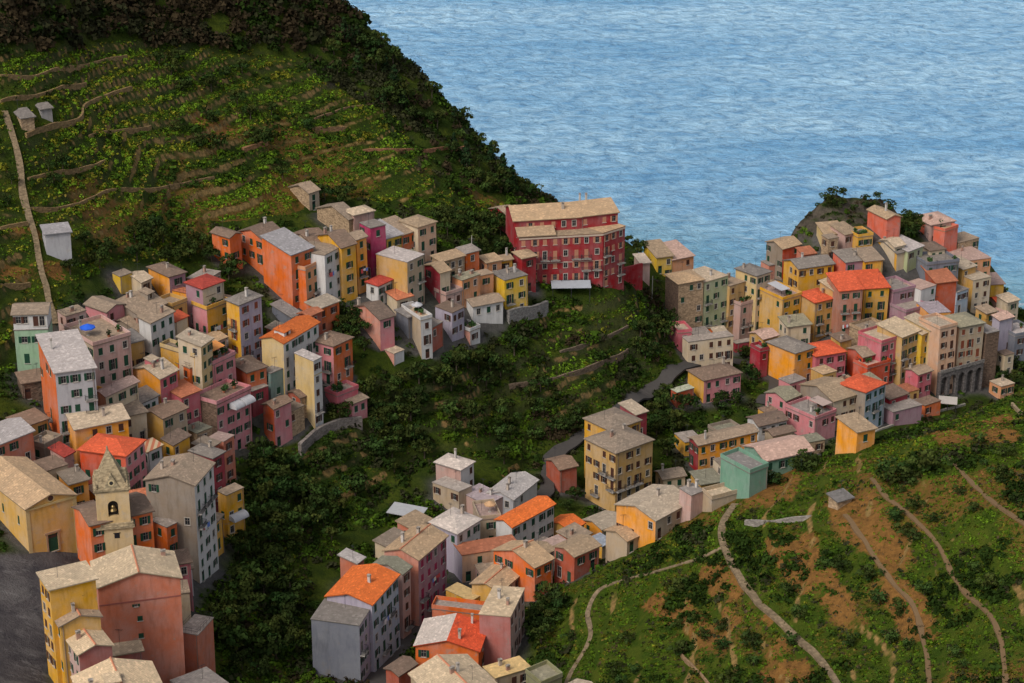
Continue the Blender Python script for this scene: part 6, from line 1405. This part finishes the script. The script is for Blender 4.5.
VF = [[(0,52),(130,44),(230,60),(330,70),(400,120),(420,170),(330,180),(250,215),(150,220),(60,210),(40,120)], [(935,470),(1060,430),(1060,600),(1000,590),(955,545)], [(690,520),(760,480),(860,455),(960,425),(1040,400),(1040,425),(940,445),(870,470),(800,490),(740,510),(715,540)],
      [(545,655),(570,610),(640,560),(700,520),(712,540),(650,570),(600,590),(580,640)], [(640,350),(655,300),(560,310),(540,340),(560,370)], [(560,395),(640,345),(620,330),(540,365)]]
vf = np.zeros(BASE.shape, bool)
for q in VF: vf |= poly_mask(GPX, GPY, q)
scatter('vine_rows', vf & (GYY > 405) & rowf(BASE+wob*0.5, 0.95), tread*(2.2*np.clip((band-0.42)*8, 0, 1)+0.1)*(1-0.5*dry), (0.45, 0.85), 0.95, 14, 0.27, [MG*1.2, BG*1.1, BG*1.5, YG*1.4, MG], [2,4,5,4,1], 'rows of vines on the left slope and gully terraces', 101, 20)
scatter('vine_rows', vf & (GYY <= 405) & rowf(BASE+wob*0.4, 0.55), 1.9*tread*(1-0.7*dry), (0.3, 0.6), 0.9, 13, 0.24, [MG, BG*0.9, BG*1.1, BG*1.25, YG*0.9], [2,4,4,2,1], 'rows of vines on the near hillside', 102, 12)
scatter('terrace_grass', lh & ~M['brow'] & ((lipf < 0.16) | (lipf > 0.97)), 2.2*(1-0.4*dry), (0.35, 0.6), 0.5, 9, 0.3, [BG*1.3, YG*1.6, YE*1.3, YG*1.4, BG], [2,4,2,3,1], 'bright grass along the terrace edges of the left slope', 301, 18)
scatter('terrace_grass', M['nearhill'] & ((lipn < 0.14) | (lipn > 0.98)), 2.0, (0.25, 0.5), 0.5, 8, 0.28, [BG, YG*1.1, YE*0.9, MG], [3,3,2,1], 'bright grass along the terrace edges of the near hillside', 302, 18)
scatter('vineyard_scrub', lh, tread*(0.06+0.55*np.clip((0.5-band)*8, 0, 1)*(gl > 0.42))*(1-0.8*dry), (0.6, 1.5), 0.75, 24, 0.24, [DG*1.1, MG, BG, DG, YG, YE*0.8, DG], [3,3,3,3,2,1,1], 'scrub on the left terraces', 83, 16)
gu = M['gully'] & ~M['nearhill'] & ~M['town_c'] & ~M['town_r']
scatter('gully_scrub', (gu & (~vf | (gl > 0.6))) | (M['town_c'] & ~M['nearhill'] & (gl > 0.42)), tread*(0.17+0.34*np.clip((gl-0.42)*5, 0, 1)), (0.8, 1.9), 0.8, 28, 0.22, [DG*0.9, OL*0.9, DG, MG*0.9, BG*0.6, BR*0.8], [4,3,3,3,2,2], 'dark green scrub filling the gully', 84, 13)
nh = M['nearhill']
scatter('hillside_grass', nh & ~vf, tread*(0.5+0.6*(gl > 0.5))*(1-0.85*dry), (0.35, 0.85), 0.75, 15, 0.24, [DG, MG*0.9, OL, BG*0.75, YG*0.6, MG], [3,3,2,3,1,2], 'undergrowth on the near hillside', 85, 14)
bz = fbm(GXX, GYY, 15, 171, 3)
scatter('hillside_thicket', nh & (bz > 0.57), 0.40*(1-0.5*dry), (0.8, 1.7), 0.85, 34, 0.20, [DG*0.75, DG, OL*0.9, MG*0.8], [4,3,2,2], 'dark thickets on the near hillside', 185)
scatter('dry_grass', nh & (dry > 0.3), 0.7, (0.25, 0.5), 0.6, 12, 0.2, [BR*1.8, YE*0.8, YG*0.9, np.array([0.18,0.085,0.03])], [3,2,3,2], 'dry ochre grass tufts on the near hillside', 86)
tn = (M['town_l'] | M['town_r'] | M['town_c']) & ~M['square'] & ~M['nearhill']
scatter('garden_scrub', tn & (gl > 0.40), 0.30, (0.6, 1.5), 0.85, 26, 0.23, [DG, MG, BG*0.8, OL], [3,3,1,2], 'shrubs and weeds growing between the houses', 87)
scatter('headland_scrub', M['headland'], 0.12, (0.6, 1.3), 0.7, 30, 0.22, [OL, DG, BR*0.9, MG], [3,3,3,2], 'low scrub clinging to the headland rock', 88)
un = ~(M['forest']|M['brow']|M['lefthill']|M['gully']|M['nearhill']|tn|M['square']|M['headland']) & (BASE > 6)
scatter('slope_scrub', un, 0.12, (0.7, 1.6), 0.75, 24, 0.23, [OL, DG, BR, MG], [3,3,2,2], 'low scrub on the remaining slopes', 89)

gc = (lh | gu | (nh) | M['brow'])
for nm_, mk, dn, pl_c, wt, lb_, sd_ in (('ground_cover', lh & (GYY > 405), 1.5, [DG*1.3, MG*1.1, BG*0.9, YG*0.85, YE*0.8, BG], [2,3,3,3,1,2], 'grass and weeds on the left terraces', 201),
      ('ground_cover', gu, 2.4, [DG, OL, MG, BR, YG*0.7, BG*0.8], [3,2,3,1,1,2], 'grass and weeds on the gully sides', 202), ('ground_cover', nh & (dry < 0.5), 1.8, [DG*1.2, MG, BG*0.8, BR*1.3, YG*0.7, YE*0.6], [2,3,4,2,2,1], 'grass and weeds on the near hillside', 203)):
    scatter(nm_, mk, np.where(riser > 0.35, 0.02, tread)*dn, (0.35, 0.7), 0.45, 6, 0.33, pl_c, wt, lb_, sd_, 7)
# --- trees: a few shapes shared by all
def crown_mesh(kind, seed):
    global nr
    keep = nr; nr = np.random.RandomState(seed); r = nr
    if kind == 'conifer':
        n = 11; z = np.linspace(0.22, 1.0, n); R = 0.30*(1.05-z)+0.03; cx_ = r.normal(size=n)*0.02; cy_ = r.normal(size=n)*0.02; cl = [(cx_[i], cy_[i], z[i], R[i], 0.09) for i in range(n)]
        kk, leaf = 34, 0.045; base = np.array([0.016,0.030,0.012])
    else:
        n = 13 if kind == 'broad' else 9; cl = []
        for i in range(n):
            t = r.uniform(0, 6.28); q = r.uniform(0, 0.36)**0.8; zc = 0.52+r.uniform(-0.16, 0.26)*(1.3-q*1.6); cl.append((q*math.cos(t), q*math.sin(t), zc, r.uniform(0.13, 0.25), r.uniform(0.10, 0.19)))
        kk, leaf = 36, 0.052; base = np.array([0.026,0.044,0.012])
    cl = np.array(cl); m = len(cl); d = r.normal(size=(m, kk, 3)); d /= np.linalg.norm(d, axis=2)[:,:,None]; d[:,:,2] = np.where(d[:,:,2] < -0.3, -d[:,:,2], d[:,:,2])
    cen = cl[:,None,:3]+d*np.stack([cl[:,3], cl[:,3], cl[:,4]], 1)[:,None,:]*r.uniform(0.6, 1.1, (m, kk, 1)); nor = d+r.normal(size=d.shape)*0.5
    ct = r.uniform(0.6, 1.5, (m, 1, 1))*np.ones((m, kk, 1)); tt = base*ct*r.uniform(0.7, 1.35, (m, kk, 1)); tt[:,:,0] *= r.uniform(0.8, 1.4, (m, 1))
    me = leaves(cen.reshape(-1,3), nor.reshape(-1,3), np.full(m*kk, leaf)*r.uniform(0.7, 1.4, m*kk), tt.reshape(-1,3), 'crown', fm); nr = keep; return me
BARK = plain((0.07,0.052,0.038), 0.95, 'bark')
def trunk_mesh(seed):
    r = random.Random(seed); mb = MB(); mb.tube((0,0,-0.1),(0.01,0,0.3),0.032,0.022,7); mb.tube((0.01,0,0.3),(r.uniform(-.05,.05),r.uniform(-.05,.05),0.6),0.022,0.01,6)
    for i in range(4):
        t = i*1.6+r.uniform(0, 1); mb.tube((0.01,0,0.28+0.05*i),(0.2*math.cos(t),0.2*math.sin(t),0.5+0.04*i),0.012,0.005,5)
    return mb.mesh('trunk', [BARK])
CR = {'broad': [crown_mesh('broad', s) for s in (1,2,3,4,5)], 'bush': [crown_mesh('bush', s) for s in (11,12,13)], 'conifer': [crown_mesh('conifer', s) for s in (21,22)]}
TRM = [trunk_mesh(s) for s in (1,2,3)]
def tree(x, y, h, kind, label, group, wide=1.0):
    root = empty({'broad': 'tree', 'bush': 'bush', 'conifer': 'conifer'}[kind], (x, y, float(Zs(x, y))-0.05), label, 'bush' if kind == 'bush' else 'tree', group, rnd.uniform(0, 6.28))
    s = h if kind != 'bush' else h*1.25
    put('crown', rnd.choice(CR[kind]), root, (0,0,-0.25*s if kind == 'bush' else 0), 0, (s*wide*rnd.uniform(.9,1.15), s*wide*rnd.uniform(.9,1.15), s)); put('trunk', rnd.choice(TRM), root, (0,0,0), 0, (s, s, s*(1.35 if kind == 'conifer' else (0.6 if kind == 'bush' else 1)))); return root
ORD = ['leftmost', 'second from the left', 'third from the left', 'fourth from the left', 'fifth from the left', 'sixth from the left', 'seventh from the left', 'eighth from the left', 'ninth from the left', 'tenth from the left']
def name_grove(made, label, n):
    by = sorted(made, key=lambda m: m[0]); m_ = len(by)
    if m_ < 2: return
    if m_ <= 9:
        for i, (x, y, o) in enumerate(by): o['label'] = label+', '+(ORD[i] if i < m_-1 else 'rightmost')
        return
    left = list(by); o = left.pop(0)[2]; o['label'] = label+', leftmost'; o = left.pop()[2]; o['label'] = label+', rightmost'
    o = left.pop(0)[2]; o['label'] = label+', second from the left'; o = left.pop()[2]; o['label'] = label+', second from the right'
    left.sort(key=lambda m: m[1]); o = left.pop(0)[2]; o['label'] = label+', highest up'; o = left.pop()[2]; o['label'] = label+', lowest down'
    for q in left: q[2]['label'] = 'inner '+label
def grove(poly, n, hr, label, group, kinds=('broad',), wide=1.0, mind=1.8):
    xs = [p[0] for p in poly]; ys = [p[1] for p in poly]; got = []; made = []; tries = 0
    while len(got) < n and tries < n*40:
        tries += 1; px = rnd.uniform(min(xs), max(xs)); py = rnd.uniform(min(ys), max(ys))
        if not poly_mask(np.array([px]), np.array([py]), poly)[0]: continue
        q = hit(px, py)
        if q[2] < 4 or samp(fd, q[0], q[1]) or samp(path_d, q[0], q[1]) < 1.0: continue
        if any((q[0]-a)**2+(q[1]-b_)**2 < mind**2 for a, b_ in got): continue
        got.append((q[0], q[1])); k = rnd.choice(kinds); made.append((px, py, tree(q[0], q[1], rnd.uniform(*hr)*(1.25 if k == 'conifer' else 1), k, label, group, wide)))
    name_grove(made, label, n)
B3 = ('broad','broad','bush')
grove([(335,10),(362,36),(400,62),(445,112),(440,140),(380,110),(330,70)], 26, (4,7), 'dark tree on the upper sea brow of the left slope', 'trees on the upper brow', ('broad','broad','conifer'))
grove([(440,105),(480,145),(505,172),(545,200),(520,205),(480,190),(440,150)], 24, (3.5,6), 'dark tree on the lower sea brow above the palazzo', 'trees on the lower brow', ('broad','bush','conifer'))
grove([(130,60),(300,60),(330,90),(300,180),(160,160)], 20, (3,5), 'rounded tree among the left slope terraces', 'trees on the terraces', B3)
grove([(0,130),(60,150),(70,200),(0,210)], 5, (2.5,4), 'small tree beside the stepped path on the left slope', 'trees by the stepped path', B3)
grove([(70,240),(200,228),(212,262),(110,265),(70,290)], 16, (3.5,6), 'tree behind the top houses of the left-hand town', 'trees behind the left town', B3)
grove([(212,240),(238,255),(236,285),(205,275)], 4, (4,5.5), 'green tree in front of the small orange gable house', 'trees by the orange row', ('broad',))
grove([(300,190),(350,195),(345,207),(300,210)], 5, (3,5), 'tree between the lone stone hut and the long stone house', 'trees below the lone stone hut', B3)
grove([(440,222),(512,232),(505,262),(470,262),(442,248)], 17, (4,6.5), 'dark tree left of the crimson palazzo', 'trees left of the palazzo', ('broad',))
grove([(626,238),(645,246),(643,258),(630,256)], 4, (3,5), 'dark tree at the seaward end of the palazzo', 'trees right of the palazzo', ('broad',))
grove([(243,300),(262,310),(258,345),(245,350)], 6, (3.5,5), 'tree in the garden below the great orange house', 'trees in the orange house garden', B3)
grove([(340,300),(360,330),(375,360),(345,345),(325,320)], 8, (3,5), 'tree on the bank beside the salmon blank-sided house', 'trees by the salmon house', B3)
grove([(345,375),(430,372),(480,352),(520,345),(500,380),(430,420),(360,440),(335,420)], 24, (4,6.5), 'dark tree in the upper gully below the middle cluster', 'trees in the upper gully', B3)
grove([(240,450),(300,450),(310,520),(300,570),(240,600),(235,520)], 26, (4,7), 'dark tree in the gully right of the great beige house', 'trees in the lower gully', B3)
grove([(310,450),(420,430),(430,460),(390,500),(330,545),(300,520)], 18, (3.5,6), 'dark tree on the gully floor above the street row', 'trees on the gully floor', B3)
grove([(200,600),(300,590),(310,683),(210,683)], 20, (4,7), 'dark tree between the big salmon gable and the street row', 'trees at the gully mouth', B3)
grove([(638,330),(668,325),(672,352),(650,365),(636,352)], 8, (4,6), 'dark round tree left of the stone tower house', 'trees by the stone tower house', ('broad',))
grove([(655,392),(690,405),(692,440),(672,470),(655,440)], 12, (4,6), 'dark tree left of the long red and orange house', 'trees above the street', ('broad',))
grove([(440,400),(560,390),(610,375),(575,425),(520,470),(450,445)], 20, (3,5.5), 'tree in the terraced gully above the central cluster', 'trees in the middle gully', B3)
grove([(565,500),(578,495),(580,510),(566,515)], 2, (3,4), 'green tree below the brick-red hut', 'trees by the brick hut', ('broad',))
grove([(712,400),(740,398),(735,412),(712,412)], 3, (3.5,4.5), 'green tree in front of the pink and yellow villa', 'trees by the villa', ('broad',))
grove([(738,355),(760,358),(765,385),(745,380)], 5, (3,4.5), 'dark tree in the garden left of the bright orange cube', 'trees left of the orange cube', ('broad',))
grove([(795,195),(820,188),(880,190),(898,212),(865,208),(820,206)], 13, (2.0,3.4), 'dark tree on top of the headland rock', 'trees on the headland top', ('broad','bush'))
grove([(902,222),(918,228),(918,242),(905,240)], 5, (4,6), 'dark tree left of the long salmon house', 'trees between the headland houses', ('broad',))
grove([(990,365),(1024,372),(1024,384),(990,392)], 7, (3.5,5), 'dark tree at the foot of the lilac-grey house', 'trees at the right edge', ('broad',))
grove([(690,500),(745,490),(780,465),(790,475),(720,515)], 4, (2.5,4), 'bush on the near ridge below the mint green house', 'bushes on the near ridge left', ('bush',))
grove([(530,600),(560,585),(575,600),(545,650),(530,640)], 8, (3,4.5), 'dark tree beside the tall dusty pink house', 'trees on the foot of the near hill', B3)
for k, (px, py, h) in enumerate([(806,466,4.2), (888,480,5.0), (905,478,4.0), (930,470,4.6), (800,470,3.0)]):
    q = hit(px, py); tree(q[0], q[1], h, 'bush', ['dark round bush on the ridge right of the teal green house', 'largest dark bush behind the near hillside paths', 'dark bush just right of the largest dark bush', 'tall dark bush below the pale tumbled ridge wall', 'smaller bush left of the dark round ridge bush'][k], None, 1.15)
grove([(560,640),(720,560),(860,560),(1024,560),(1024,683),(580,683)], 34, (1.6,3.2), 'small dark green bush scattered over the near hillside', 'bushes on the near hillside', ('bush',), 1.1)
grove([(850,500),(1010,430),(1024,540),(900,545)], 14, (1.5,3), 'small green bush between the upper hillside paths', 'bushes between the upper paths', ('bush',), 1.1)
# bougainvillea
q = hit(192, 446); x, y = np.array([q[0]]*9)+nr.uniform(-1.6, 1.6, 9), np.array([q[1]]*9)+nr.uniform(-1.5, 1.5, 9)
me = leaves(*clump_leaves(x-q[0], y-q[1], np.linspace(0, 2.5, 9), np.full(9, 1.1), np.full(9, 1.0), 60, np.full(9, 0.17), np.tile([0.16,0.015,0.17], (9, 1))), 'bougainvillea', fm2)
o = put('bougainvillea', me, None, (q[0], q[1], float(Zs(q[0], q[1])))); tag(o, 'purple bougainvillea beside the dark brown blank wall', 'shrub')

# trees that stand closest to a house one can name get a label of their own
shorts = {}
for h_ in HL:
    if 'inf' not in h_: shorts.setdefault(short(h_['label']), []).append(h_)
TR = [o for o in COL.objects if o.type == 'EMPTY' and o.get('category') in ('tree', 'bush')]
tp = np.array([o.location[:2] for o in TR]); done = set()
for nm, hs_ in shorts.items():
    if len(hs_) != 1 or len(nm.split()) > 9: continue
    c_ = hs_[0]['p0']+(hs_[0]['l']+hs_[0]['r'])/2; d_ = np.hypot(tp[:,0]-c_[0], tp[:,1]-c_[1]); k_ = int(np.argmin(d_))
    if d_[k_] < 26 and k_ not in done and TR[k_]['label'].startswith('inner'):
        TR[k_]['label'] = ('bush' if TR[k_]['category'] == 'bush' else 'dark green tree')+' growing closest to the '+nm; done.add(k_)
print('named trees', len(done))
